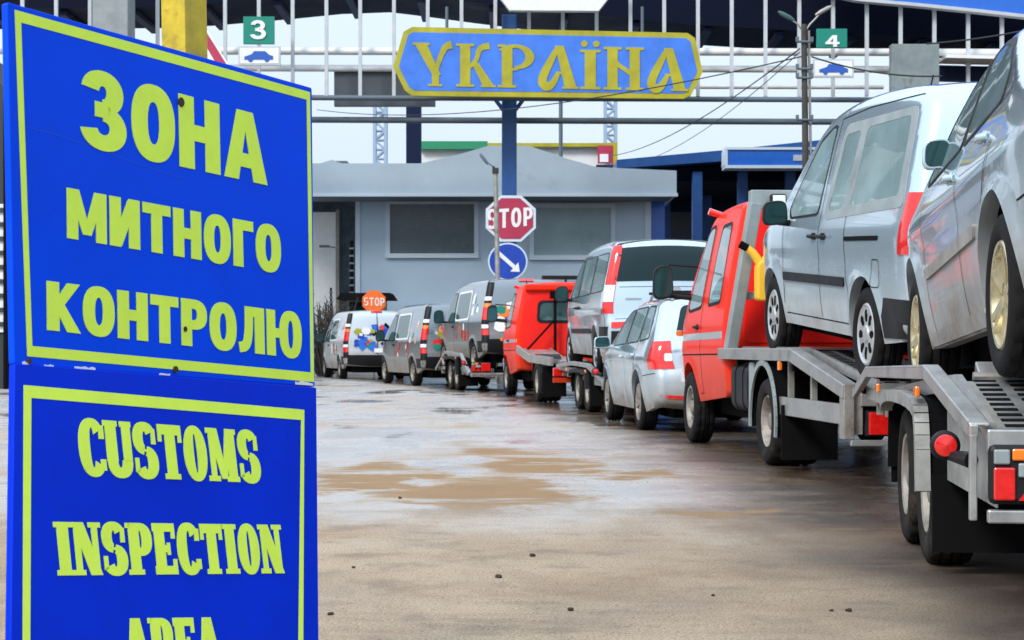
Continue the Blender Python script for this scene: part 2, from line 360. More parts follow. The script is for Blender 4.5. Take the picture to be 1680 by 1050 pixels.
# ------------------------------------------------------------ vehicle body shells
class Shell:
    """A car body in its own axes: x forward from the rear axle, y left, z up.
    top = silhouette from the rear bottom over the roof to the front bottom; arches = (x, z, radius)."""
    def __init__(s, top, arches, zb, W, belt, tumble, r=.09, crown=.03, endcrown=.06, bulge=.05, nose=(0, 0), tail=(0, 0),
                 flare=.018, step=.03, smooth=2, crease=None):
        s.chain = resample(chaikin(top, smooth), step); s.c = np.array(s.chain)
        s.arches, s.zb, s.W, s.belt, s.tumble, s.r = arches, zb, W, belt, tumble, r
        s.crown, s.endcrown, s.bulge, s.nose, s.tail, s.flare, s.crease = crown, endcrown, bulge, nose, tail, flare, crease
        s.xf, s.xr = s.c[:, 0].max(), s.c[:, 0].min()
        t = np.gradient(s.c, axis=0); t /= np.linalg.norm(t, axis=1)[:, None]
        s.n = np.stack([-t[:, 1], t[:, 0]], 1)
        if s.n[len(s.n)//2, 1] < 0: s.n = -s.n
    def base(s, x, z):
        x = np.asarray(x, float); z = np.asarray(z, float)
        lo = np.clip((s.belt-.25-z)/max(.2, s.belt-.25-s.zb), 0, 1)
        up = (z-s.belt+np.sqrt((z-s.belt)**2+.05**2))/2
        h = s.W-s.bulge*lo**2-s.tumble*up-.05*np.clip(up-.25, 0, None)**1.5
        if s.nose[0]: h = h-s.nose[1]*np.clip((x-(s.xf-s.nose[0]))/s.nose[0], 0, 1)**2
        if s.tail[0]: h = h-s.tail[1]*np.clip(((s.xr+s.tail[0])-x)/s.tail[0], 0, 1)**2
        for (ax, az, ar) in s.arches:
            d = np.hypot(x-ax, z-az)
            h = h+s.flare*np.clip(1-np.abs(d-ar)/.10, 0, 1)*np.clip((az+ar*1.2-z)/.1, 0, 1)
        if s.crease:
            zc, dz, a = s.crease
            h = h+a*np.cos(np.clip(np.abs(z-zc)/(2*dz), 0, 1)*pi/2)**2
        return h
    def hw(s, x, z):
        x = np.atleast_1d(np.asarray(x, float)); z = np.atleast_1d(np.asarray(z, float))
        d = segdist(np.stack([x, z], 1), s.chain)
        t = np.clip(d/s.r, 0, 1)
        return s.base(x, z)-s.r*(1-np.sqrt(np.clip(1-(1-t)**2, 0, 1)))
    def normal(s, x, z):
        e = .004
        gx = (s.hw(x+e, z)-s.hw(x-e, z))/(2*e); gz = (s.hw(x, z+e)-s.hw(x, z-e))/(2*e)
        gx = np.clip(gx, -6, 6); gz = np.clip(gz, -6, 6)
        n = np.stack([-gx, np.ones_like(gx), -gz], 1)
        return n/np.linalg.norm(n, axis=1)[:, None]
    def bottom(s):
        """from the front bottom back to the rear bottom, round the wheel arches"""
        f, b = s.chain[-1], s.chain[0]; p = []
        for (ax, az, ar) in sorted(s.arches, key=lambda a: -a[0]):
            a0 = math.asin(max(-1, min(1, (s.zb-az)/ar)))
            zz = [az+ar*sin(a0+(pi-2*a0)*i/26) for i in range(27)]; xx = [ax+ar*cos(a0+(pi-2*a0)*i/26) for i in range(27)]
            for q in zip(xx, zz):
                if q[0] < f[0]-.02 and q[0] > b[0]+.02: p.append(q)
        p = [q for q in p]
        out = resample([f]+p+[b], .05)[1:-1]
        return out
    def build(s, name, m, parent, grid=.05, nc=26, holes=(), ends=()):
        bt = s.bottom(); poly = list(s.chain)+bt; nch = len(s.chain)
        extra = []
        for fr in (.03, .1, .22, .4, .62, .85, 1.0):
            q = s.c-s.n*(fr*s.r)
            ok = inside(q, poly)&(segdist(q, s.chain) > fr*s.r*.93)
            if len(bt): ok &= segdist(q, [s.chain[-1]]+bt+[s.chain[0]]) > .01
            extra += [tuple(a) for a in q[ok][::1]]
        for (ax, az, ar) in s.arches:
            for k in (.035, .07, .1):
                q = np.array([(ax+(ar+k)*cos(t), az+(ar+k)*sin(t)) for t in np.linspace(-.3, pi+.3, 36)])
                ok = inside(q, poly)&(segdist(q, poly+[poly[0]]) > .012)
                extra += [tuple(a) for a in q[ok]]
        holes = [rnd(q, .06) for q in holes]
        P, T = fillpoly(poly, grid, extra, holes)
        P = np.array(P); h = s.hw(P[:, 0], P[:, 1]); n = len(P); npoly = len(poly)
        mb = MB()
        vs = [(p[0], y, p[1]) for p, y in zip(P, h)]+[(p[0], -y, p[1]) for p, y in zip(P, h)]
        fs = []
        for t in T:
            fs.append(t); fs.append(tuple(n+i for i in reversed(t)))
        # strip over roof, bonnet, front and rear
        cols = []
        for i in range(nch):
            y0 = h[i]; nx, nz = s.n[i]; row = [i]
            ck = (s.crown*abs(nz)+s.endcrown*abs(nx)) if abs(nz)+abs(nx) > 0 else 0
            for j in range(1, nc):
                u = 1-2*j/nc; y = y0*u; k = ck*(1-u*u)
                vs.append((P[i, 0]+nx*k, y, P[i, 1]+nz*k)); row.append(len(vs)-1)
            row.append(n+i); cols.append(row)
        for a, b in zip(cols[:-1], cols[1:]):
            for j in range(nc):
                q = (a[j], b[j], b[j+1], a[j+1]); m_ = np.mean([vs[i] for i in q], axis=0)
                if any((m_[0] > 0) == (e > 0) and inside([(m_[1], m_[2])], h_)[0] for h_, e in ends): continue
                fs.append(q)
        # lips turned in along the arches and sills
        ring = [nch-1]+list(range(nch, npoly))+[0]; off = len(vs)
        for sg, o in ((1, 0), (-1, n)):
            ids = []
            for i in ring:
                vs.append((P[i, 0], sg*(h[i]-.07), P[i, 1]+.004)); ids.append(len(vs)-1)
            for k in range(len(ring)-1): fs.append((ring[k]+o, ring[k+1]+o, ids[k+1], ids[k]))
        mb.v = vs; mb.f = fs; mb.mi = [0]*len(fs)
        return mb.build(name, m, parent, smooth=62)
    def under(s, parent, x0, x1, z0, z1, inset=.3, name='underbody'):
        mb = MB(); mb.bx(x0, x1, -(s.W-inset), s.W-inset, z0, z1)
        return mb.build(name, 'under', parent)
    # --- pieces that follow the surface
    def side(s, poly, eps=.004, sg=1, g=.08, mb=None, skirt=.012, holes=()):
        mb = mb or MB()
        P, T = fillpoly(resample(list(poly)+[poly[0]], g)[:-1], g, (), holes); P = np.array(P)
        h = s.hw(P[:, 0], P[:, 1]); N = s.normal(P[:, 0], P[:, 1])
        q = np.stack([P[:, 0], h, P[:, 1]], 1)
        np_ = len(resample(list(poly)+[poly[0]], g))-1
        a = q+N*eps; b = q+N*(eps-skirt)
        k = np.array([1, sg, 1])
        n = len(a); vs = [tuple(v) for v in a*k]+[tuple(v) for v in b[:np_]*k]
        fs = [t if sg > 0 else tuple(reversed(t)) for t in T]+[(i, (i+1) % np_, n+(i+1) % np_, n+i) for i in range(np_)]
        return mb.add(vs, fs)
    def line(s, path, wd=.008, eps=.003, sg=1, mb=None):
        mb = mb or MB(); p = resample(path, .05); L = len(p); vs = []
        for i, q in enumerate(p):
            a, b = p[max(0, i-1)], p[min(L-1, i+1)]; t = V((b[0]-a[0], b[1]-a[1])).normalized()
            for k in (-1, 1):
                vs.append((q[0]-t[1]*wd/2*k, q[1]+t[0]*wd/2*k))
        P = np.array(vs); h = s.hw(P[:, 0], P[:, 1]); N = s.normal(P[:, 0], P[:, 1])
        q = np.stack([P[:, 0], h, P[:, 1]], 1)+N*eps; q[:, 1] *= sg
        return mb.add([tuple(v) for v in q], [(2*i, 2*i+1, 2*i+3, 2*i+2) for i in range(L-1)])
    def endpt(s, y, z, eps, end=-1):
        """point on the rear (end=-1) or front (+1) face at (y, z)"""
        iz = int(np.argmax(s.c[:, 1]))
        if end < 0: i0, cz = 0, s.c[:iz+1]
        else: i0, cz = iz, s.c[iz:]
        zz = cz[:, 1]
        if end < 0: f = np.interp(z, np.maximum.accumulate(zz), np.arange(len(zz)))
        else: f = np.interp(-z, np.maximum.accumulate(-zz), np.arange(len(zz)))
        f = i0+f; i = min(int(f), len(s.c)-2); t = f-i
        p = s.c[i]*(1-t)+s.c[i+1]*t; n = s.n[i]*(1-t)+s.n[i+1]*t; n = n/np.linalg.norm(n)
        y0 = float(s.base(p[0], p[1]))-s.r; ck = s.crown*abs(n[1])+s.endcrown*abs(n[0])
        if abs(y) > y0:      # round the corner
            a = min(1, (abs(y)-y0)/s.r); k = -s.r*(1-sqrt(max(0, 1-a*a)))
        else: k = ck*(1-(y/y0)**2)
        return (p[0]+n[0]*(k+eps), y, p[1]+n[1]*(k+eps))
    def end(s, poly, eps=.004, end=-1, g=.08, mb=None, skirt=.012, holes=()):
        mb = mb or MB(); pl = resample(list(poly)+[poly[0]], g)[:-1]
        P, T = fillpoly(pl, g, (), holes); n = len(P); k = len(pl)
        vs = [s.endpt(p[0], p[1], eps, end) for p in P]+[s.endpt(p[0], p[1], eps-skirt, end) for p in P[:k]]
        return mb.add(vs, list(T)+[(i, (i+1) % k, n+(i+1) % k, n+i) for i in range(k)])

def corner(s, zs, xl, yl, eps, sg, mb=None):
    """a lens wrapped round the rear corner: xl(z) along the side, yl(z) along the tail"""
    mb = mb or MB(); iz = int(np.argmax(s.c[:, 1])); cz = s.c[:iz+1]; A, B = [], []
    for z in zs:
        xr = float(np.interp(z, np.maximum.accumulate(cz[:, 1]), cz[:, 0])); u = np.linspace(0, 1, 10)
        xs = xr+.003+xl(z)*(1-u)**2; Z = np.full_like(xs, z); h = s.hw(xs, Z); N = s.normal(xs, Z); q = np.stack([xs, h, Z], 1)
        y0 = float(s.base(xr, z))-s.r
        for e, L in ((eps, A), (eps-.02, B)):
            r1 = [(p[0], sg*p[1], p[2]) for p in (q+N*e)]
            r1 += [s.endpt(sg*(y0-yl(z)*k/5), z, e) for k in range(1, 6)]
            L.append(r1)
    m, k = len(zs), len(A[0]); vs = [p for r_ in A for p in r_]+[p for r_ in B for p in r_]; o = m*k
    fs = [(i*k+j, i*k+j+1, (i+1)*k+j+1, (i+1)*k+j) for i in range(m-1) for j in range(k-1)]
    fs += [(j, j+1, o+j+1, o+j) for j in range(k-1)]+[((m-1)*k+j, (m-1)*k+j+1, o+(m-1)*k+j+1, o+(m-1)*k+j) for j in range(k-1)]
    fs += [(i*k, (i+1)*k, o+(i+1)*k, o+i*k) for i in range(m-1)]+[(i*k+k-1, (i+1)*k+k-1, o+(i+1)*k+k-1, o+i*k+k-1) for i in range(m-1)]
    return mb.add(vs, fs)

def glass(s, parent, poly, sg=1, rim=.022, m='clear', name='window', g=.09):
    """a window: black seal with the pane as its sub-part (the shell has a hole where m is clear)"""
    c = V((sum(p[0] for p in poly)/len(poly), sum(p[1] for p in poly)/len(poly)))
    big = [tuple(V(p)+(V(p)-c).normalized()*rim) for p in poly]; q = rnd(poly, .06)
    f = s.side(rnd(big, .07), .004, sg, g, holes=[rnd([tuple(V(p)-(V(p)-c).normalized()*.008) for p in poly], .06)] if m == 'clear' else ()).build(name, 'black', parent, smooth=50)
    s.side(q, .002 if m == 'clear' else .007, sg, g, skirt=.004 if m == 'clear' else .012).build('pane', m, f, smooth=50)
    return f

def screen(s, v, poly, x, end=1, name='windscreen'):
    """windscreen with a black printed border; the shell is cut inside it"""
    inn = [(a*.92, b+(.05 if b < 1.4*0+sum(q[1] for q in poly)/len(poly) else -.05)) for a, b in poly]; inn = rnd(inn, .06)
    f = s.end(rnd(poly, .08), .007, end, .06, holes=[inn]).build(name, 'black', v, smooth=45)
    s.end(inn, .005, end, .08, skirt=.004).build('pane', 'clear', f, smooth=45)

def cabin(v, seats, z, W, dash=None, bench=None):
    """seats, dashboard and steering wheel seen through the windows"""
    for (x, y) in seats:
        b = MB(); b.box((x, y, z+.10), (.50, .48, .16)); b.box((x-.27, y, z+.46), (.14, .47, .62), (0, -.2, 0)); b.box((x-.37, y, z+.85), (.10, .26, .17), (0, -.15, 0))
        b.build('seat', 'seatcloth', v, bevel=.04)
    if bench:
        x, zz = bench; b = MB(); b.box((x, 0, zz+.10), (.5, 2*W-.5, .16)); b.box((x-.27, 0, zz+.42), (.14, 2*W-.5, .58), (0, -.2, 0))
        for y in (-.42, .42): b.box((x-.36, y, zz+.76), (.09, .25, .15), (0, -.15, 0))
        b.build('rear_bench', 'seatcloth', v, bevel=.04)
    if dash:
        x, zz = dash; b = MB(); b.box((x, 0, zz), (.45, 2*W-.25, .22)); b.build('dashboard', 'seatcloth', v, bevel=.06)
        b = MB(); y = .38
        ring = [(x-.30+.07*sin(t)*0+.05*cos(t), y+.18*sin(t), zz+.08+.17*cos(t)) for t in np.linspace(0, 2*pi, 25)]
        b.tube(ring, .014, 6, cap=False); b.tube([(x-.30, y, zz+.08), (x-.1, y, zz)], .03, 8); b.build('steering_wheel', 'black', v, smooth=60)

# ------------------------------------------------------------ wheels
def wheel(parent, x, y, z, rad, wd, style='cap', rimm='rim', side=1, seg=64, tyre='tyre', rr=.66, tread=True):
    """Empty wheel > tyre, rim.  side=+1: outer face towards +y"""
    w_ = bpy.data.objects.new('wheel', None); col.objects.link(w_); w_.parent = parent
    w_.location = (x, y, z); w_.rotation_euler = (0, random.uniform(0, 1), 0 if side > 0 else pi)
    if side < 0: w_.rotation_euler = (0, random.uniform(0, 1), pi)
    ri = rad*rr; h = wd/2
    prof = [(ri, -h*.80), (ri+.012, -h*.92), (ri+(rad-ri)*.45, -h*1.02), (rad-.028, -h*.96), (rad-.008, -h*.84),
            (rad, -h*.66), (rad, -h*.50), (rad-.010, -h*.46), (rad-.010, -h*.38), (rad, -h*.34), (rad+.001, -h*.08), (rad-.010, -h*.05)]
    prof = prof+[(a, -b) for a, b in reversed(prof)]
    mb = MB(); mb.lathe(prof, n=seg)
    if tread and seg >= 64:
        k = len(prof)
        for i in (4, 5, 6, 9, k-10, k-7, k-6, k-5):
            for j in range(seg):
                if j % 4 in (0,):
                    v = mb.v[i*seg+j]; q = (rad-.012)/hypot(v[0], v[2]); mb.v[i*seg+j] = (v[0]*q, v[1], v[2]*q)
    mb.build('tyre', tyre, w_, smooth=38)
    b = MB()
    if style == 'cap':       # plastic cover with slots
        p = [(ri+.004, h*.80), (ri-.012, h*.90), (ri-.03, h*.78), (ri*.72, h*.86), (ri*.45, h*.80), (ri*.30, h*.82), (ri*.26, h*.92), (.001, h*.94)]
        b.lathe(p, n=48); b.lathe([(ri+.002, h*.8), (ri-.02, h*.3), (ri-.02, -h*.7)], n=40); b.cur = 1
        for k in range(8):
            t = 2*pi*k/8; c = V((cos(t), 0, sin(t))); u = V((-sin(t), 0, cos(t)))
            q = [(ri*(.60+.20*cos(a)), ri*.13*sin(a)*(1.15 if cos(a) > 0 else .8)) for a in np.linspace(0, 2*pi, 13)[:-1]]
            b.prism(q, lambda a, bb, hh: c*a+u*bb+V((0, hh, 0)), h*.70, h*.865)
        b.build('rim', [rimm, 'under'], w_, smooth=40)
    elif style == 'alloy':   # five pairs of spokes
        b.lathe([(ri+.006, h*.80), (ri-.004, h*.93), (ri-.016, h*.90), (ri-.028, h*.70), (ri-.035, -h*.6)], n=48)
        b.lathe([(ri*.30, h*.20), (ri*.30, h*.60), (ri*.24, h*.70), (.001, h*.70)], n=24)
        for k in range(5):
            for d in (-.16, .16):
                t = 2*pi*k/5
                a = V((cos(t+d*1.3)*ri*.24, h*.60, sin(t+d*1.3)*ri*.24)); e = V((cos(t+d)*(ri-.014), h*.76, sin(t+d)*(ri-.014)))
                b.bar(a, e, .034, .03, (0, 1, 0))
        b.cur = 1; b.lathe([(ri-.03, -h*.1), (.001, -h*.1)], n=24)
        b.build('rim', [rimm, 'under'], w_, smooth=40)
    else:                    # pressed steel disc with holes and a hub
        b.lathe([(ri+.005, h*.80), (ri-.006, h*.90), (ri-.02, h*.84), (ri-.034, h*.45), (ri*.80, h*.35), (ri*.70, h*.52), (ri*.48, h*.60), (ri*.40, h*.44),
                 (ri*.34, h*.42), (ri*.32, h*.76), (ri*.20, h*.82), (.001, h*.82)], n=48)
        b.cur = 1
        for k in range(10):
            t = 2*pi*k/10; c = V((cos(t), 0, sin(t))); u = V((-sin(t), 0, cos(t)))
            q = [(ri*(.73+.07*cos(a)), ri*.075*sin(a)) for a in np.linspace(0, 2*pi, 11)[:-1]]
            b.prism(q, lambda a, bb, hh: c*a+u*bb+V((0, hh, 0)), h*.2, h*.535)
        for k in range(5):
            t = 2*pi*k/5; b.lathe([(.011, h*.4), (.011, h*.60), (.001, h*.60)], c=(cos(t)*ri*.37, 0, sin(t)*ri*.37), n=6)
        b.build('rim', [rimm, 'under'], w_, smooth=40)
    return w_

def mirror(parent, x, y, z, sg=1, wd=.2, ht=.17, housing='black', arm=.07, name='mirror'):
    """door mirror whose glass faces backwards"""
    q = rnd([(-wd*.5, -ht*.42), (wd*.5, -ht*.5), (wd*.46, ht*.42), (-wd*.40, ht*.5)], ht*.3)
    b = MB(); Y = y+sg*(arm+wd/2)
    n = len(q); rings = []
    for sx, k in ((-.045, 1.0), (-.05, .97), (.0, 1.02), (.05, .9), (.085, .6), (.095, .2)):
        rings.append([(x+sx, Y+sg*a*k, z+c*k) for a, c in q])
    vs = [p for r_ in rings for p in r_]; fs = []
    for i in range(len(rings)-1):
        for j in range(n): fs.append((i*n+j, i*n+(j+1) % n, (i+1)*n+(j+1) % n, (i+1)*n+j))
    fs.append(tuple((len(rings)-1)*n+j for j in range(n))); fs.append(tuple(n+j for j in range(n)))
    b.add(vs, fs)
    b.tube([(x+.03, y-sg*.02, z-ht*.42), (x+.02, Y-sg*wd*.2, z-ht*.35)], .025, 8)
    o = b.build(name, housing, parent, smooth=40)
    g = MB(); g.add([(x-.053, Y+sg*a*.9, z+c*.88) for a, c in q], [tuple(range(n))])
    g.build('mirror_glass', 'mirror', o)
    return o

def handle(s, parent, x, z, sg=1, m='black', L=.15):
    y = float(s.hw(x, z)[0]); b = MB()
    b.tube([(x-L/2, sg*y, z), (x-L/2+.02, sg*(y+.028), z), (x+L/2-.02, sg*(y+.028), z+.004), (x+L/2, sg*y, z+.004)], .014, 8)
    b.box((x, sg*(y+.002), z+.004), (L*.5, .012, .05))
    return b.build('door_handle', m, parent, smooth=50)

def place_rear(X, Y, t, half, z=0):
    """centre of the rear axle from the outer face of the left rear wheel; t = sideways drift per metre forward"""
    th = atan(t); return V((X+half*cos(th), Y-half*sin(th), z)), pi/2-th

# ------------------------------------------------------------ passenger vehicles
def caddy():
    c, rz = place_rear(2.32, 11.95, -.084, .885, .73)
    v = thing('delivery_van', 'high roofed silver van with dark side strip, loaded nose up on the nearest red lorry', 'van', c, rz, -R(3.7))
    raw = [(-.70, .30), (-.84, .33), (-.88, .42), (-.885, .62), (-.86, .70), (-.85, 1.0), (-.82, 1.35), (-.76, 1.62), (-.70, 1.74), (-.55, 1.80), (0, 1.835),
           (.7, 1.835), (1.2, 1.80), (1.55, 1.74), (1.80, 1.62), (2.35, 1.26), (2.55, 1.14), (2.85, 1.07), (3.25, .95), (3.45, .80), (3.54, .58), (3.54, .36), (3.4, .24)]
    top = [(x*1.13 if x < -.5 else x, z+.10*max(0, min(1, (z-1.05)/.6))) for x, z in raw]
    up = lambda p: [(x, z+.10*max(0, min(1, (z-1.05)/.6))) for x, z in p]
    s = Shell(top, [(0, .30, .385), (2.68, .30, .385)], .26, .885, 1.05, .20, r=.10, crown=.03, endcrown=.07, bulge=.06, nose=(.9, .14), tail=(.35, .03), crease=(.93, .1, .012))
    W1 = up([(1.25, 1.10), (2.06, 1.08), (2.13, 1.14), (1.62, 1.56), (1.35, 1.64), (1.25, 1.64)])
    W2 = up([(.58, 1.13), (.96, 1.11), (.92, 1.58), (.56, 1.59)]); W3 = up([(-.66, 1.185), (.42, 1.14), (.40, 1.60), (-.55, 1.62)])
    s.build('body', 'silver', v, holes=[W1, W2, W3], ends=[([(-.66, 1.18), (.66, 1.18), (.60, 1.60), (-.60, 1.60)], 1)])
    cabin(v, [(1.35, .42), (1.35, -.42)], .62, .86, (2.15, 1.02), (.25, .66))
    s.under(v, -.6, 3.3, .18, .75)
    for sg in (1, -1):
        glass(s, v, W1, sg)
        # sliding door and rear quarter panes in one grey surround
        f = s.side(rnd(up([(-.78, 1.12), (.98, 1.06), (1.06, 1.09), (1.0, 1.60), (.94, 1.645), (-.60, 1.67), (-.66, 1.63)]), .06), .004, sg, holes=[rnd(W2, .06), rnd(W3, .06)]).build('window_surround', 'framegrey', v, smooth=50)
        s.side(rnd(W2, .06), .002, sg, skirt=.004).build('pane', 'clear', f, smooth=50)
        s.side(rnd(W3, .06), .002, sg, skirt=.004).build('pane', 'clear', f, smooth=50)
        b = MB()
        s.line([(1.17, .36), (1.16, .7), (1.155, 1.05), (1.15, 1.79)], sg=sg, mb=b)
        s.line([(.36, .50), (.44, .66), (.46, 1.02), (.47, 1.10)], sg=sg, mb=b)
        s.line([(2.26, .42), (2.28, .72), (2.24, 1.05), (2.2, 1.16)], sg=sg, mb=b)
        s.line([(.46, .345), (2.24, .345)], sg=sg, mb=b); s.line([(1.15, 1.79), (.5, 1.83), (-.65, 1.84)], sg=sg, mb=b, wd=.006)
        b.build('panel_seam', 'under', v)
        s.side(rnd([(.48, .60), (2.25, .60), (2.25, .665), (.48, .665)], .02), .014, sg, skirt=.02).build('rub_strip', 'black', v, smooth=40)
        s.side(rnd([(-.36, .925), (.44, .915), (.44, .945), (-.36, .955)], .01), .006, sg).build('sliding_rail', 'under', v)
        handle(s, v, 1.28, .94, sg); handle(s, v, 1.02, .94, sg)
        mirror(v, 2.05, .84*sg, 1.12, sg, .2, .2)
        corner(s, np.linspace(.84, 1.22, 12), lambda z: .10+.08*(1.22-z)/.38, lambda z: .05, .010, sg).build('tail_light', 'redlamp', v, smooth=50)
        for x in (0, 2.68):
            wheel(v, x, sg*.775, .30, .315, .195, 'cap', 'rim', sg)
        s.side([(-.90, .32), (-.41, .30), (-.40, .44), (-.45, .56), (-.975, .56)], .008, sg).build('bumper_side', 'black', v, smooth=45)
    s.end(rnd([(-.60, 1.16), (.60, 1.16), (.56, 1.64), (-.56, 1.64)], .1), .008).build('rear_window', 'darkglass', v, smooth=45)
    b = MB(); s.end([(-.82, .33), (.82, .33), (.82, .57), (-.82, .57)], .012, mb=b); b.build('bumper', 'black', v, smooth=45)
    b = MB(); s.end([(-.006, .6), (.006, .6), (.006, 1.72), (-.006, 1.72)], .004, mb=b); b.build('rear_door_seam', 'under', v)
    b = MB(); s.line(rnd([(-.36, .62), (-.20, .62), (-.20, .80), (-.36, .80)], .04)+[(-.36, .66)], mb=b, wd=.006); b.build('fuel_flap', 'under', v)
    s.end(rnd([(-.26, .68), (.26, .68), (.26, .79), (-.26, .79)], .01), .01).build('number_plate', 'plate', v)
    screen(s, v, [(-.66, 1.18), (.66, 1.18), (.60, 1.60), (-.60, 1.60)], 0)
    MB().tube([(.5, .3, 1.94), (.42, .3, 2.05)], .006, 6).build('aerial', 'black', v)
    return v

def near_car():
    c, rz = place_rear(1.847, 6.81, .10, .86, .83)
    v = thing('silver_car', 'silver muddy saloon car with yellowish alloy wheels on the nearest trailer', 'car', c, rz, R(3.0))
    top = [(-.8, .24), (-.98, .30), (-1.03, .45), (-1.02, .68), (-.98, .93), (-.92, 1.04), (-.6, 1.09), (-.35, 1.15), (-.05, 1.30), (.35, 1.46), (.7, 1.51), (1.1, 1.515),
           (1.5, 1.47), (1.85, 1.33), (2.25, 1.11), (2.45, 1.03), (2.9, .95), (3.2, .83), (3.38, .64), (3.42, .46), (3.36, .26), (3.2, .20)]
    s = Shell(top, [(0, .315, .40), (2.58, .315, .40)], .22, .875, .98, .36, r=.11, crown=.03, endcrown=.12, bulge=.075, nose=(.9, .17), tail=(.8, .12), crease=(.84, .07, .016), flare=.022)
    W_ = [[(.98, 1.035), (1.98, 1.015), (2.02, 1.045), (1.66, 1.29), (1.42, 1.40), (1.02, 1.43)],
          [(-.02, 1.06), (.90, 1.037), (.93, 1.43), (.72, 1.43), (.36, 1.36), (.06, 1.20)]]
    s.build('body', 'silver2', v, holes=W_, ends=[([(-.58, 1.04), (.58, 1.04), (.48, 1.36), (-.48, 1.36)], 1)], grid=.04)
    cabin(v, [(1.1, .38), (1.1, -.38)], .45, .82, (2.05, .90), (.25, .50))
    s.under(v, -.75, 3.1, .16, .7)
    for sg in (1, -1):
        glass(s, v, W_[0], sg, .03)
        glass(s, v, W_[1], sg, .03)
        b = MB()
        s.line([(.95, .24), (.94, .6), (.95, .95)], sg=sg, mb=b); s.line([(2.02, .30), (2.06, .62), (2.12, .93)], sg=sg, mb=b)
        s.line([(.44, .50), (.30, .72), (.02, .92)], sg=sg, mb=b); s.line([(.5, .27), (2.0, .27)], sg=sg, mb=b)
        s.line([(-.42, .62), (-.95, .66)], sg=sg, mb=b, wd=.007)
        b.build('panel_seam', 'under', v)
        s.side(rnd([(.50, .585), (2.02, .55), (2.02, .605), (.48, .645)], .015), .014, sg, skirt=.02).build('rub_strip', 'alud', v, smooth=40)
        s.side(rnd([(.42, .232), (2.16, .232), (2.14, .30), (.43, .30)], .02), .012, sg, skirt=.02).build('side_skirt', 'silver2', v, smooth=40)
        handle(s, v, 1.14, .92, sg, 'silver'); handle(s, v,   .24, .95, sg, 'silver')
        mirror(v, 1.70, .77*sg, 1.12, sg, .14, .15, 'silver2', .02)
        corner(s, np.linspace(.72, .90, 8), lambda z: .26, lambda z: .20, .010, sg).build('tail_light', 'redlamp', v, smooth=50)
        s.side(rnd([(2.98, .56), (3.3, .55), (3.25, .68), (3.0, .72)], .03), .006, sg).build('headlight', 'whitelamp', v, smooth=45)
        for x in (0, 2.58):
            wheel(v, x, sg*.765, .315, .315, .205, 'alloy', 'rimgold', sg, 80)
    s.end(rnd([(-.56, 1.10), (.56, 1.10), (.48, 1.36), (-.48, 1.36)], .06), .006).build('rear_window', 'darkglass', v, smooth=45)
    s.end(rnd([(-.26, .66), (.26, .66), (.26, .77), (-.26, .77)], .01), .008).build('number_plate', 'plate', v)
    screen(s, v, [(-.58, 1.04), (.58, 1.04), (.48, 1.36), (-.48, 1.36)], 0)
    return v

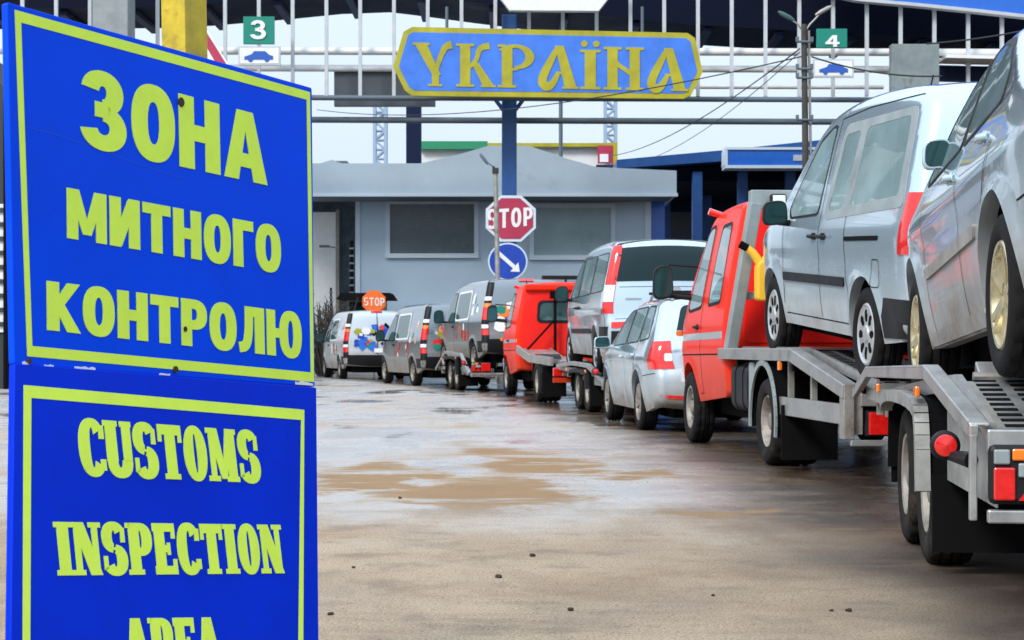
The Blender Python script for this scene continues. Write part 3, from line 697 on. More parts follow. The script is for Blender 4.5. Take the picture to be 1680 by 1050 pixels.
def wagon():
    c, rz = place_rear(1.42, 20.46, -.085, .885)
    v = thing('estate_car', 'silver estate car with roof rails standing on the wet ground between the two red lorries', 'car', c, rz)
    top = [(-.8, .28), (-.95, .31), (-1.0, .42), (-1.0, .62), (-.96, .72), (-.94, .95), (-.88, 1.02), (-.72, 1.28), (-.60, 1.42), (-.45, 1.47), (.2, 1.49), (.9, 1.485),
           (1.4, 1.43), (1.75, 1.30), (2.2, 1.05), (2.4, .97), (2.9, .89), (3.25, .78), (3.42, .62), (3.45, .45), (3.38, .26), (3.2, .2)]
    s = Shell(top, [(0, .31, .38), (2.58, .31, .38)], .22, .885, .92, .34, r=.09, endcrown=.09, bulge=.07, nose=(.9, .16), tail=(.6, .07), crease=(.80, .08, .014))
    W_ = [[(1.0, .985), (1.98, .955), (2.0, .985), (1.62, 1.25), (1.4, 1.35), (1.04, 1.385)],
          [(.10, 1.005), (.92, .985), (.96, 1.385), (.16, 1.40)],
          [(-.56, 1.04), (-.0, 1.01), (.06, 1.40), (-.38, 1.39)]]
    s.build('body', 'silver2', v, holes=W_, ends=[([(-.58, 1.06), (.58, 1.06), (.48, 1.36), (-.48, 1.36)], 1)], grid=.06)
    cabin(v, [(1.1, .38), (1.1, -.38)], .40, .82, (2.0, .86), (.2, .44))
    s.under(v, -.7, 3.1, .16, .7)
    for sg in (1, -1):
        glass(s, v, W_[0], sg)
        glass(s, v, W_[1], sg)
        glass(s, v, W_[2], sg)
        b = MB(); s.line([(.96, .26), (.95, .95)], sg=sg, mb=b); s.line([(1.95, .32), (2.05, .62), (2.05, .95)], sg=sg, mb=b)
        s.line([(.42, .5), (.25, .72), (.02, .98)], sg=sg, mb=b); s.line([(-.92, .655), (-.42, .62)], sg=sg, mb=b)
        b.build('panel_seam', 'under', v)
        handle(s, v, 1.14, .83, sg, 'silver'); handle(s, v, .24, .85, sg, 'silver')
        mirror(v, 1.9, .85*sg, 1.0, sg, .21, .15, 'silver')
        corner(s, np.linspace(.70, 1.0, 10), lambda z: .24-.13*max(0, (z-.78)/.22), lambda z: .11-.05*max(0, (z-.74)/.26), .010, sg).build('tail_light', 'redlamp', v, smooth=50)
        s.end(rnd([(sg*.645, .785), (sg*.735, .785), (sg*.735, .87), (sg*.655, .87)], .02), .016, g=.04).build('reversing_lamp', 'whitelamp', v)
        MB().tube([(-.5, .56*sg, 1.46), (-.45, .56*sg, 1.53), (.9, .56*sg, 1.545), (1.05, .56*sg, 1.47)], .018, 8).build('roof_rail', 'alu', v, smooth=60)
        for x in (0, 2.58): wheel(v, x, sg*.775, .3175, .3175, .2, 'alloy', 'rimsteel', sg, 48)
        s.end(rnd([(sg*.45, .385), (sg*.78, .385), (sg*.78, .42), (sg*.45, .42)], .01), .008).build('reflector', 'redlamp', v)
    s.end(rnd([(-.60, 1.04), (.60, 1.04), (.50, 1.37), (-.50, 1.37)], .06), .006).build('rear_window', 'darkglass', v, smooth=45)
    s.end(rnd([(-.26, .74), (.26, .74), (.26, .85), (-.26, .85)], .01), .008).build('number_plate', 'plate', v)
    screen(s, v, [(-.58, 1.06), (.58, 1.06), (.48, 1.36), (-.48, 1.36)], 0)
    b = MB()
    for x in (.0, .75): b.bar((x, -.62, 1.57), (x, .62, 1.57), .05, .03)
    b.build('roof_bar', 'black', v)
    return v

def minivan():
    c, rz = place_rear(1.18, 25.75, -.088, .95, .53)
    v = thing('minivan', 'silver people carrier with wide dark rear window, loaded on the trailer behind the flatbed', 'van', c, rz, -R(.6))
    top = [(-.85, .36), (-1.02, .40), (-1.06, .55), (-1.05, .74), (-1.02, .84), (-1.0, 1.15), (-.95, 1.55), (-.90, 1.76), (-.80, 1.86), (-.55, 1.90), (.5, 1.915), (1.6, 1.90), (2.1, 1.84), (2.4, 1.72),
           (3.0, 1.28), (3.2, 1.16), (3.7, 1.02), (3.9, .86), (3.96, .6), (3.93, .34), (3.8, .26)]
    s = Shell(top, [(0, .33, .40), (3.2, .33, .40)], .28, .95, 1.12, .20, r=.09, endcrown=.09, bulge=.06, nose=(.9, .16), tail=(.4, .03), crease=(.95, .1, .012))
    W_ = [[(1.95, 1.16), (2.80, 1.14), (2.84, 1.18), (2.36, 1.58), (2.12, 1.70), (1.95, 1.71)], [(.60, 1.18), (1.84, 1.16), (1.84, 1.72), (.60, 1.73)], [(-.72, 1.20), (.48, 1.18), (.48, 1.73), (-.62, 1.73)]]
    s.build('body', 'silver2', v, grid=.07, holes=W_, ends=[([(-.74, 1.26), (.74, 1.26), (.68, 1.72), (-.68, 1.72)], 1)])
    cabin(v, [(1.9, .45), (1.9, -.45)], .60, .9, (2.8, 1.02), (.9, .60))
    s.under(v, -.8, 3.7, .2, .8)
    for sg in (1, -1):
        glass(s, v, W_[0], sg)
        glass(s, v, W_[1], sg)
        glass(s, v, W_[2], sg)
        b = MB(); s.line([(1.90, .40), (1.89, 1.75)], sg=sg, mb=b); s.line([(.52, .42), (.54, 1.75)], sg=sg, mb=b); s.line([(2.75, .5), (2.9, .8), (2.9, 1.12)], sg=sg, mb=b)
        b.build('panel_seam', 'under', v)
        s.side(rnd([(.45, .60), (2.75, .60), (2.75, .67), (.45, .67)], .02), .012, sg, skirt=.02).build('rub_strip', 'black', v)
        handle(s, v, 2.02, .98, sg); handle(s, v, 1.72, .98, sg); mirror(v, 2.75, .92*sg, 1.22, sg, .22, .26)
        corner(s, np.linspace(.88, 1.82, 26), lambda z: .13-.05*(z-.88), lambda z: .02, .010, sg).build('tail_light', 'redlamp', v, smooth=50)
        corner(s, np.linspace(1.04, 1.27, 8), lambda z: .09, lambda z: .012, .016, sg).build('reversing_lamp', 'whitelamp', v, smooth=50)
        for x in (0, 3.2): wheel(v, x, sg*.84, .325, .325, .21, 'cap', 'rim', sg, 48)
        s.side([(-.98, .40), (-.43, .40), (-.42, .60), (-.5, .70), (-1.02, .70)], .008, sg).build('bumper_side', 'black', v, smooth=45)
        s.end(rnd([(sg*.66, .68), (sg*.86, .68), (sg*.86, .76), (sg*.66, .76)], .01), .012).build('reflector', 'redlamp', v)
    s.end(rnd([(-.82, 1.32), (.82, 1.32), (.77, 1.85), (-.77, 1.85)], .06), .009).build('rear_window', 'darkglass', v, smooth=45)
    s.end([(-.86, .42), (.86, .42), (.86, .64), (-.86, .64)], .014).build('bumper', 'black', v, smooth=45)
    b = MB(); s.end([(-.8, .80), (.8, .80), (.8, .806), (-.8, .806)], .004, mb=b); s.end([(-.74, 1.24), (.74, 1.24), (.74, 1.247), (-.74, 1.247)], .004, mb=b); b.build('tailgate_seam', 'under', v)
    s.end(rnd([(.44, 1.06), (.66, 1.06), (.66, 1.09), (.44, 1.09)], .01), .006).build('badge', 'framegrey', v)
    s.end(rnd([(-.1, 1.14), (.1, 1.14), (.1, 1.24), (-.1, 1.24)], .04), .008).build('emblem', 'alu', v)
    s.end(rnd([(-.4, .96), (.4, .96), (.4, 1.0), (-.4, 1.0)], .01), .010).build('tailgate_handle', 'black', v)
    screen(s, v, [(-.74, 1.26), (.74, 1.26), (.68, 1.72), (-.68, 1.72)], 0)
    return v

STK = ['redlamp', 'orangelamp', 'roundblue', 'green', 'white', 'ukryellow', 'under', 'fasciablue']
def panel_van(label, X, Y, t, z, pitch, paint, seed, group=None):
    rg = random.Random(seed)
    c, rz = place_rear(X, Y, t, .95, z)
    v = thing('panel_van', label, 'van', c, rz, pitch, group)
    top = [(-.85, .40), (-.98, .43), (-1.02, .55), (-1.02, .75), (-.99, .9), (-.97, 1.3), (-.92, 1.7), (-.88, 1.86), (-.78, 1.93), (-.5, 1.955), (1.2, 1.96), (1.9, 1.93), (2.25, 1.84), (2.6, 1.62),
           (3.05, 1.22), (3.2, 1.14), (3.6, 1.02), (3.78, .84), (3.82, .58), (3.78, .34), (3.65, .26)]
    s = Shell(top, [(0, .33, .40), (3.1, .33, .40)], .30, .95, 1.08, .17, r=.09, endcrown=.05, bulge=.05, nose=(.9, .15), step=.05, crease=(.62, .06, .012))
    s.build('body', paint, v, grid=.09)
    s.under(v, -.8, 3.6, .2, .8)
    for sg in (1, -1):
        glass(s, v, [(1.95, 1.10), (2.86, 1.12), (2.55, 1.46), (2.24, 1.70), (1.95, 1.72)], sg, .03, 'glass', g=.15)
        f = s.side(rnd([(.45, 1.12), (1.80, 1.10), (1.80, 1.74), (.50, 1.76)], .1), .003, sg, .15).build('window', 'white', v, smooth=45)
        s.side(rnd([(.50, 1.16), (1.75, 1.14), (1.75, 1.70), (.55, 1.72)], .1), .006, sg, .15).build('pane', 'glass', f, smooth=45)
        b = MB(); s.line([(1.88, .42), (1.87, 1.80)], sg=sg, mb=b, wd=.014); s.line([(.42, .6), (.42, 1.80)], sg=sg, mb=b, wd=.014); s.line([(2.9, .7), (2.92, 1.1)], sg=sg, mb=b, wd=.014)
        b.build('panel_seam', 'under', v)
        handle(s, v, 1.99, .98, sg); mirror(v, 2.78, .92*sg, 1.22, sg, .24, .32)
        # black rear pillar with lamps stacked on it
        pl = corner(s, np.linspace(.62, 1.88, 22), lambda z: .13-.03*(z-.62), lambda z: .03, .010, sg).build('rear_pillar', 'black', v, smooth=50)
        for z0, z1, mm in ((1.50, 1.58, 'whitelamp'), (1.10, 1.36, 'redlamp'), (1.36, 1.44, 'orangelamp'), (.92, 1.0, 'whitelamp'), (.78, .90, 'redlamp')):
            corner(s, np.linspace(z0, z1, 4), lambda z: .09, lambda z: .02, .016, sg).build('tail_lamp', mm, pl, smooth=50)
        # advert patches on the side
        q = MB()
        for i in range(8):
            x0 = rg.uniform(.35, 1.75); z0 = rg.uniform(.66, .92); q.cur = rg.choice((0, 0, 1, 4)); a = rg.uniform(.06, .16)
            s.side([(x0, z0), (x0+a, z0), (x0+a*.9, z0+a*1.4), (x0, z0+a*1.2)], .003, sg, .2, mb=q)
        for i in range(6):
            x0 = rg.uniform(-.7, .2); z0 = rg.uniform(.9, 1.6); q.cur = rg.choice((0, 1, 3, 4, 4)); a = rg.uniform(.08, .2)
            s.side([(x0, z0), (x0+a, z0), (x0+a*.8, z0+a), (x0+.01, z0+a*1.2)], .003, sg, .2, mb=q)
        q.mi = [m_ for m_ in q.mi]
        q.build('side_print', STK, v)
        for x in (0, 3.1): wheel(v, x, sg*.84, .325, .325, .21, 'steel', 'rimsteel', sg, 40)
        s.side([(-.96, .43), (-.43, .43), (-.45, .66), (-1.0, .66)], .008, sg, .15).build('bumper_side', 'black', v, smooth=45)
    s.end([(-.86, .44), (.86, .44), (.86, .70), (-.86, .70)], .014, g=.15).build('bumper', 'black', v, smooth=45)
    # colourful advert over the lower rear doors
    q = MB()
    for i in range(60):
        y0 = rg.uniform(-.75, .62); z0 = rg.uniform(.92, 1.52-.3*abs(y0)); q.cur = rg.randrange(8); a = rg.uniform(.09, .25)
        n = rg.randint(4, 7); pp = [(y0+a*.6*cos(2*pi*k/n+i), z0+a*.6*sin(2*pi*k/n+i)*rg.uniform(.6, 1.3)) for k in range(n)]
        s.end(pp, .010+i*.0003, g=.12, mb=q, skirt=.012)
    q.build('rear_print', STK, v)
    b = MB(); s.end([(-.008, .72), (.008, .72), (.008, 1.88), (-.008, 1.88)], .026, g=.2, mb=b); b.build('rear_door_seam', 'under', v)
    s.end(rnd([(-.16, 1.865), (.16, 1.865), (.16, 1.905), (-.16, 1.905)], .01), .02).build('brake_lamp', 'redlamp', v)
    s.end(rnd([(-.5, .76), (.1, .76), (.1, .88), (-.5, .88)], .01), .03, g=.2).build('number_plate', 'plate', v)
    s.end(rnd([(-.76, 1.22), (.76, 1.22), (.68, 1.74), (-.68, 1.74)], .06), .006, 1, g=.15).build('windscreen', 'darkglass', v, smooth=45)
    return v
# ------------------------------------------------------------ lorries and trailers
def along(prof, x):
    return float(np.interp(x, [p[0] for p in prof], [p[1] for p in prof]))

def ramp_track(prof, x0, x1, y, wd, parent, m=('alu', 'under'), name='wheel_track', slots=True):
    """perforated wheel track following the height profile"""
    xs = sorted({x0, x1, *[p[0] for p in prof if x0 < p[0] < x1]}); b = MB()
    for a, e in zip(xs[:-1], xs[1:]):
        pa, pe = V((a, y, along(prof, a)-.02)), V((e, y, along(prof, e)-.02))
        b.bar(pa, pe, wd, .04)
        for sg in (-1, 1):
            b.bar(pa+V((0, sg*(wd/2+.012), .012)), pe+V((0, sg*(wd/2+.012), .012)), .022, .07)
    b.cur = 1
    if slots:
        x = x0+.06
        while x < x1-.05:
            d = (along(prof, x+.02)-along(prof, x-.02))/.04
            for k in (-1, 0, 1):
                b.box((x, y+k*wd*.30, along(prof, x)+.001), (.035, wd*.2, .006), (0, -atan(d), 0))
            x += .085
    return b.build(name, list(m), parent)

def car_trailer(label, X, Y, t, rail, xs, rear, deck, rad=.33, near=False, half=.96, group=None):
    """twin-axle car transporter trailer; rail = (x, z) of the side rail, deck = (x, z) of the wheel tracks"""
    c, rz = place_rear(X, Y, t, half)
    v = thing('car_trailer', label, 'trailer', c, rz, 0, group)
    x0, x1 = rail[0][0], rail[-1][0]
    ym = half+.02
    for sg in (1, -1):
        b = MB()                                      # pressed side rail with an upper lip
        for a, e in zip(rail[:-1], rail[1:]):
            A, E = V((a[0], sg*ym, a[1]-.03)), V((e[0], sg*ym, e[1]-.03))
            ext = (E-A).normalized()*.012
            b.bar(A-ext, E+ext, .03, .055)
            b.bar(A+V((0, -sg*.018, .026))-ext, E+V((0, -sg*.018, .026))+ext, .07, .014)
        b.build('side_rail', 'alu', v, bevel=.006)
        # fender: flat top sheet with turned-down front and rear ends
        fx0, fx1 = -rad-.07, xs[-1]+rad+.07; fz = min(rad*2+.07, along(rail, 0)-.1)
        b = MB()
        pts = [(fx1+.02, .34), (fx1+.0, fz-.12), (fx1-.10, fz), (fx0+.12, fz), (fx0+.02, fz-.10), (fx0-.02, .36)]
        pts = [pts[0]]+chaikin(pts[0:], 2)[1:-1]+[pts[-1]]
        for a, e in zip(pts[:-1], pts[1:]):
            b.bar((a[0], sg*(half-.12), a[1]), (e[0], sg*(half-.12), e[1]), .28, .012)
        f_ = b.build('fender', 'under', v); b = MB()
        for a, e in zip(pts[:-1], pts[1:]):
            if a[1] > fz-.10 or a[0] < 0: b.bar((a[0], sg*(half+.035), a[1]-.012), (e[0], sg*(half+.035), e[1]-.012), .06, .055)
        b.build('fender_lip', 'galv' if near else 'black', f_)
        b = MB(); b.bx(fx1+.035, fx1+.047, min(sg*(half-.28), sg*half), max(sg*(half-.28), sg*half), .26, fz-.06)
        b.build('front_guard', 'under', v)
        b = MB(); b.bx(fx0-.055, fx0-.043, min(sg*(half-.42), sg*(half+.0)), max(sg*(half-.42), sg*(half+.0)), .10, .42)
        b.build('mudflap', 'rubberdark', v)
        # rear side panel between fender and tail
        b = MB(); zt = lambda x: along(rail, x)-.10
        q = [(fx0-.06, .40), (x0+.03, .40), (x0+.03, zt(x0+.03)), (max(fx0-.06, rail[1][0]), zt(rail[1][0])), (fx0-.06, zt(fx0-.06))]
        b.prism(q, lambda a, z, h: V((a, sg*(half-.06-h), z)), 0, .006)
        b.build('side_panel', 'galv', v)
        for x in xs:
            wheel(v, x, sg*(half-.115), rad, rad, .2, 'steel', 'rimsteel', sg, 80 if near else 40, 'tyredirty', .60)
        ramp_track(deck, deck[0][0], deck[-1][0], sg*.68, .42, v)
        for k, x in enumerate((fx1+.28, fx0+.10)):
            MB().box((x, sg*(ym+.028), along(rail, x)-.11), (.10, .02, .045)).build('side_marker', 'orangelamp', v, bevel=.006)
        # rear corner: post, lamp cluster, outreach marker lamp
        b = MB(); b.bx(x0-.02, x0+.015, min(sg*(half+.01), sg*(half+.035)), max(sg*(half+.01), sg*(half+.035)), .36, rail[0][1]-.04)
        b.build('rear_post', 'galv', v, bevel=.004)
        a = half-.02
        lp = MB(); lp.bx(x0-.075, x0-.032, min(sg*(a-.42), sg*a), max(sg*(a-.42), sg*a), .42, .62)
        lp = lp.build('tail_light', 'black', v, bevel=.02)
        b = MB(); b.prism([(.095, .435), (.20, .435), (.15, .505)], lambda u_, z, h: V((x0-.075-h, sg*(a-u_), z)), 0, .014); b.build('reflector', 'redlamp', lp)
        for u0, u1, z0, z1, mm in ((.015, .085, .435, .545, 'redlamp'), (.075, .15, .568, .607, 'orangelamp'), (.015, .068, .555, .605, 'framegrey'), (.095, .20, .512, .560, 'framegrey'), (.215, .40, .435, .60, 'redlamp')):
            MB().bx(x0-.088, x0-.072, min(sg*(a-u0), sg*(a-u1)), max(sg*(a-u0), sg*(a-u1)), z0, z1).build('lamp_lens', mm, lp, bevel=.006)
        b = MB(); b.tube([(x0+.05, sg*(half+.02), .56), (x0+.16, sg*(half+.08), .57)], [.03, .018], 8); b.build('marker_arm', 'black', v)
        b = MB(); b.lathe([(.001, -.022), (.045, -.022), (.052, -.01), (.052, .012), (.047, .016)], n=24); b.lathe([(.047, .016), (.04, .024), (.001, .028)], n=24)
        o = b.build('marker_lamp', 'black', v, smooth=40); o.location = (x0+.16, sg*(half+.095), .605); o.rotation_euler = (0, 0, R(90))
        o2 = MB().lathe([(.044, .017), (.036, .028), (.001, .032)], n=24).build('lens', 'redlamp', o, smooth=40)
    b = MB()                                           # chassis: longitudinals, crossmembers, tail beam, drawbar
    for sg in (1, -1):
        pr = [(p[0], p[1]-.13) for p in deck]
        for a, e in zip(pr[:-1], pr[1:]): b.bar((a[0], sg*.45, a[1]), (e[0], sg*.45, e[1]), .06, .12)
        b.bar((deck[-1][0]-.1, sg*.45, deck[-1][1]-.13), (x1+.9, 0, .44), .06, .09)
        b.bar((deck[-1][0], sg*.5, deck[-1][1]-.1), (x1+.05, sg*.86, rail[-1][1]-.05), .05, .05)
    x = deck[0][0]+.15
    while x < deck[-1][0]:
        b.box((x, 0, along(deck, x)-.10), (.05, 2*half-.12, .06)); x += .55
    b.build('chassis', 'alud', v)
    b = MB(); b.bx(x0-.06, x0-.02, -half+.02, half-.02, .355, .40); b.bx(x0-.045, x0-.01, -half+.02, half-.02, rail[0][1]-.10, rail[0][1]-.02)
    b.build('rear_beam', 'alu', v, bevel=.006)
    b = MB(); b.tube([(x, -half+.2, rad) for x in (0,)]+[(0, half-.2, rad)], .035, 8); b.tube([(xs[-1], -half+.2, rad), (xs[-1], half-.2, rad)], .035, 8)
    b.build('axle', 'under', v)
    b = MB(); b.bx(deck[0][0]+.1, deck[-1][0]-.2, -.40, .40, .40, .46); b.build('floor_tray', 'under', v)
    b = MB(); b.tube([(x1+.9, 0, .44), (x1+1.05, 0, .47)], .05, 10); b.tube([(x1+.5, .12, .06), (x1+.5, .12, .75)], .03, 8)
    b.build('coupling', 'black', v, smooth=50)
    MB().bx(x0-.085, x0-.07, -.26, .26, .44, .55).build('number_plate', 'plate', v)
    return v

def cab_shell(x0, wb, H, W=.965, rear_slope=0):
    f = wb
    top = [(x0+.05, .50), (x0, .52), (x0, .60), (x0+rear_slope*.5, 1.3), (x0+rear_slope, H-.10), (x0+rear_slope+.05, H-.02), (x0+rear_slope+.3, H), (f-.55, H-.01), (f-.32, H-.06), (f-.18, H-.16),
           (f+.33, 1.36), (f+.42, 1.24), (f+.72, 1.12), (f+.86, .98), (f+.92, .70), (f+.92, .44), (f+.82, .33)]
    return Shell(top, [(f, .36, .43)], .42, W, 1.18, .16, r=.075, crown=.04, endcrown=.03, bulge=.05, nose=(.9, .12), flare=.012, crease=(.93, .06, .01))

def cab_door_glass(wb, H):
    return [(wb-.54, 1.33), (wb+.02, 1.30), (wb+.10, 1.33), (wb-.25, H-.24), (wb-.34, H-.19), (wb-.54, H-.18)]

def lorry_common(v, s, wb, cabx0, H, headwin, W=.965):
    for sg in (1, -1):
        b = MB()
        dx0 = wb-.62
        s.line([(dx0, .50), (dx0-.01, 1.2), (dx0, H-.16)], sg=sg, mb=b, wd=.011); s.line([(dx0, .50), (wb-.5, .50)], sg=sg, mb=b)
        s.line([(wb+.36, .55), (wb+.36, 1.15)], sg=sg, mb=b); s.line([(cabx0+.06, .88), (wb+.8, .86)], sg=sg, mb=b, wd=.012)
        b.build('panel_seam', 'under', v)
        s.side(rnd([(cabx0+.04, 1.02), (wb+.5, 1.0), (wb+.5, 1.065), (cabx0+.04, 1.085)], .01), .003, sg, .12).build('stripe', 'whitevan', v)
        handle(s, v, dx0+.18, 1.13 if H > 2.2 else 1.05, sg)
        MB().box((wb+.52, sg*(W+.0), .98+.1), (.10, .05, .06)).build('indicator', 'orangelamp', v, bevel=.01)
        glass(s, v, cab_door_glass(wb, H), sg, .03)
        # two-arm outside mirror
        q = mirror(v, wb+.08, (W-.02)*sg, 1.58, sg, .21, .36, 'black', .16)
        b = MB()
        for z in (1.48, 1.76): b.tube([(wb+.15, sg*(W-.12), z-.02), (wb+.12, sg*(W+.18), z)], .012, 6)
        b.build('mirror_arm', 'black', v)
        b = MB(); b.bx(wb+.40, wb+.86, min(sg*.62, sg*.90), max(sg*.62, sg*.90), .56, .72); b.build('headlight', 'whitelamp', v, bevel=.03)
        for x, ww, yy in ((0, .42, W-.195), (wb, .205, W-.105)):
            wheel(v, x, sg*yy, .35, .35, ww, 'steel', 'rimsteel', sg, 72, 'tyredirty' if x == 0 else 'tyre', .60)
        # marker lamp on the roof corner
        MB().tube([(wb-.42, sg*(W-.28), H-.07), (wb-.42, sg*(W-.12), H-.02)], [.03, .035], 8).build('roof_marker', 'redlamp', v)
    screen(s, v, [(-.80, 1.36), (.80, 1.36), (.70, H-.22), (-.70, H-.22)], 0)
    s.end(rnd([(-.84, .46), (.84, .46), (.84, .60), (-.84, .60)], .05), .03, 1).build('bumper', 'black', v, smooth=45)
    s.under(v, cabx0+.08, wb+.7, .30, 1.0, .26, 'chassis')

def near_lorry():
    wb = 3.40
    c, rz = place_rear(2.02, 14.37, -.084, .98)
    v = thing('recovery_lorry', 'red car transporter lorry with leaning grey headboard, carrying the high roofed silver van', 'lorry', c, rz)
    x0, H = 1.62, 2.27
    s = cab_shell(x0, wb, H, .97, .10)
    W_ = [cab_door_glass(wb, H), [(1.98, 1.36), (2.52, 1.34), (2.50, 2.06), (2.10, 2.07)]]
    s.build('cab', 'red', v, grid=.055, holes=W_, ends=[([(-.80, 1.36), (.80, 1.36), (.70, H-.22), (-.70, H-.22)], 1)]); cabin(v, [(2.95, .5), (2.95, -.5)], .95, .9, (3.75, 1.22))
    lorry_common(v, s, wb, x0, H, False, .97)
    for sg in (1, -1):
        glass(s, v, W_[1], sg, .03)
    # back wall pressings
    b = MB()
    s.end(rnd([(-.80, .98), (.80, .98), (.72, 2.12), (-.72, 2.12)], .08), .012, g=.2, mb=b, skirt=.02); b.build('cab_back', 'redback', v)
    b = MB()
    for y in (-.55, -.28, 0, .28, .55): s.end(rnd([(y-.035, 1.1), (y+.035, 1.1), (y+.03, 1.95), (y-.03, 1.95)], .03), .028, g=.3, mb=b, skirt=.02)
    b.build('cab_back_rib', 'redback', v, smooth=40)
    # leaning headboard of grey box section
    P0, P1 = [V((1.50, y, .90)) for y in (.95, -.95)], [V((1.20, y, 2.20)) for y in (.79, -.79)]
    b = MB()
    for a, e in zip(P0, P1): b.bar(a, e, .10, .14, (1, 0, .2))
    b.bar(P1[0]+V((0, .05, .02)), P1[1]-V((0, .05, -.02)), .12, .16, (0, 0, 1))
    for f in (.38,): b.bar(P0[0].lerp(P1[0], f), P0[1].lerp(P1[1], f), .05, .07)
    b.build('headboard', 'framegrey', v, bevel=.008)
    o = MB().box((1.07, .62, 2.19), (.08, .14, .14)).build('work_lamp', 'black', v, bevel=.02)
    MB().box((1.025, .62, 2.19), (.012, .11, .11)).build('lens', 'whitelamp', o, bevel=.02)
    # bed: flat over the axle, then a ramp down to the tail
    rail = [(-2.42, .70), (-.92, .935), (1.75, .935)]
    deck = [(-2.72, .705), (-.92, .915), (1.45, .92)]
    for sg in (1, -1):
        b = MB()
        for a, e in zip(rail[:-1], rail[1:]):
            A, E = V((a[0], sg*.985, a[1]-.05)), V((e[0], sg*.985, e[1]-.05)); k = (E-A).normalized()*.012
            b.bar(A-k, E+k, .05, .095); b.bar(A-k+V((0, -sg*.03, .042)), E+k+V((0, -sg*.03, .042)), .10, .014)
        b.build('side_rail', 'alu', v, bevel=.006)
        ramp_track(deck, -2.72, 1.4, sg*.60, .48, v)
        b = MB(); b.bx(-2.44, -2.32, min(sg*.93, sg*1.0), max(sg*.93, sg*1.0), .33, .70); b.bx(-2.40, -2.36, min(sg*.86, sg*.93), max(sg*.86, sg*.93), .36, .64)
        b.build('rear_post', 'alud', v, bevel=.005)
        b = MB(); b.bx(-2.30, -.42, min(sg*.93, sg*.965), max(sg*.93, sg*.965), .42, .56); b.build('guard_rail', 'alu', v, bevel=.006)
        for x in (-.55, -1.25):
            b = MB(); b.bar((x, sg*.90, .50), (x, sg*.90, along(rail, x)-.1), .04, .05, (1, 0, 0)); b.build('guard_bracket', 'alud', v)
        MB().box((-.60, sg*1.0, .80), (.05, .03, .07)).build('side_marker', 'orangelamp', v, bevel=.008)
        # fender over the rear wheel
        b = MB(); c2 = MB(); pts = [(.46*cos(t), .36+.46*sin(t)) for t in np.linspace(-.15, pi+.25, 22)]
        for a, e in zip(pts[:-1], pts[1:]):
            b.bar((a[0], sg*.79, a[1]), (e[0], sg*.79, e[1]), .40, .014)
            c2.bar((a[0], sg*.998, a[1]), (e[0], sg*.998, e[1]), .018, .045)
        f_ = b.build('fender', 'under', v); c2.build('fender_lip', 'framegrey', f_)
        b = MB(); b.bx(-.62, -.60, min(sg*.55, sg*.99), max(sg*.55, sg*.99), .08, .50); b.build('mudflap', 'rubberdark', v)
        lp = MB(); lp.bx(-2.43, -2.36, min(sg*.40, sg*.84), max(sg*.40, sg*.84), .35, .52); lp = lp.build('tail_light', 'black', v, bevel=.01)
        MB().bx(-2.446, -2.42, min(sg*.55, sg*.83), max(sg*.55, sg*.83), .36, .51).build('lamp_lens', 'redlamp', lp, bevel=.006)
        MB().bx(-2.448, -2.42, min(sg*.41, sg*.545), max(sg*.41, sg*.545), .36, .51).build('lamp_lens', 'orangelamp', lp, bevel=.006)
    b = MB(); b.bx(-2.44, -2.40, -.95, .95, .285, .325); b.bx(-2.42, -2.36, -.88, .88, .55, .63); b.build('rear_beam', 'alu', v, bevel=.005)
    b = MB()
    for sg in (1, -1):
        b.bx(-2.35, 1.7, sg*.42-.04, sg*.42+.04, .55, .70)
    for x in (-2.2, -1.5, -.8, .7, 1.2): b.box((x, 0, min(.80, along(deck, x)-.1)), (.06, 1.9, .08))
    b.bx(-2.2, 1.6, -.35, .35, .50, .58)
    b.build('subframe', 'under', v)
    b = MB(); b.tube([(-2.4, 0, .45), (-2.62, 0, .45)], .04, 8); b.build('tow_hitch', 'black', v)
    # black tank between cab and rear wheel
    b = MB(); q = rnd([(-.25, -.21), (.25, -.21), (.25, .21), (-.25, .21)], .12, 5)
    for x0_, x1_ in ((.72, 1.38),):
        b.prism(q, lambda a, z, h: V((h, .74+a*.9, .60+z)), x0_, x1_)
    for x in (.90, 1.20): b.prism([(a*1.03, z*1.04) for a, z in q], lambda a, z, h: V((h, .74+a*.9, .60+z)), x, x+.03)
    b.build('fuel_tank', 'black', v, smooth=40)
    b = MB(); b.bx(.50, .66, .70, .97, .45, .82); b.build('air_box', 'framegrey', v, bevel=.02)
    b = MB(); b.tube([(-1.6, .4, .95), (-1.2, .2, .93), (-.6, .25, 1.0), (-.2, .1, .98)], .035, 8); b.bx(-.9, -.1, -.3, .3, .88, 1.02); b.build('winch', 'redback', v, bevel=.02)
    return v

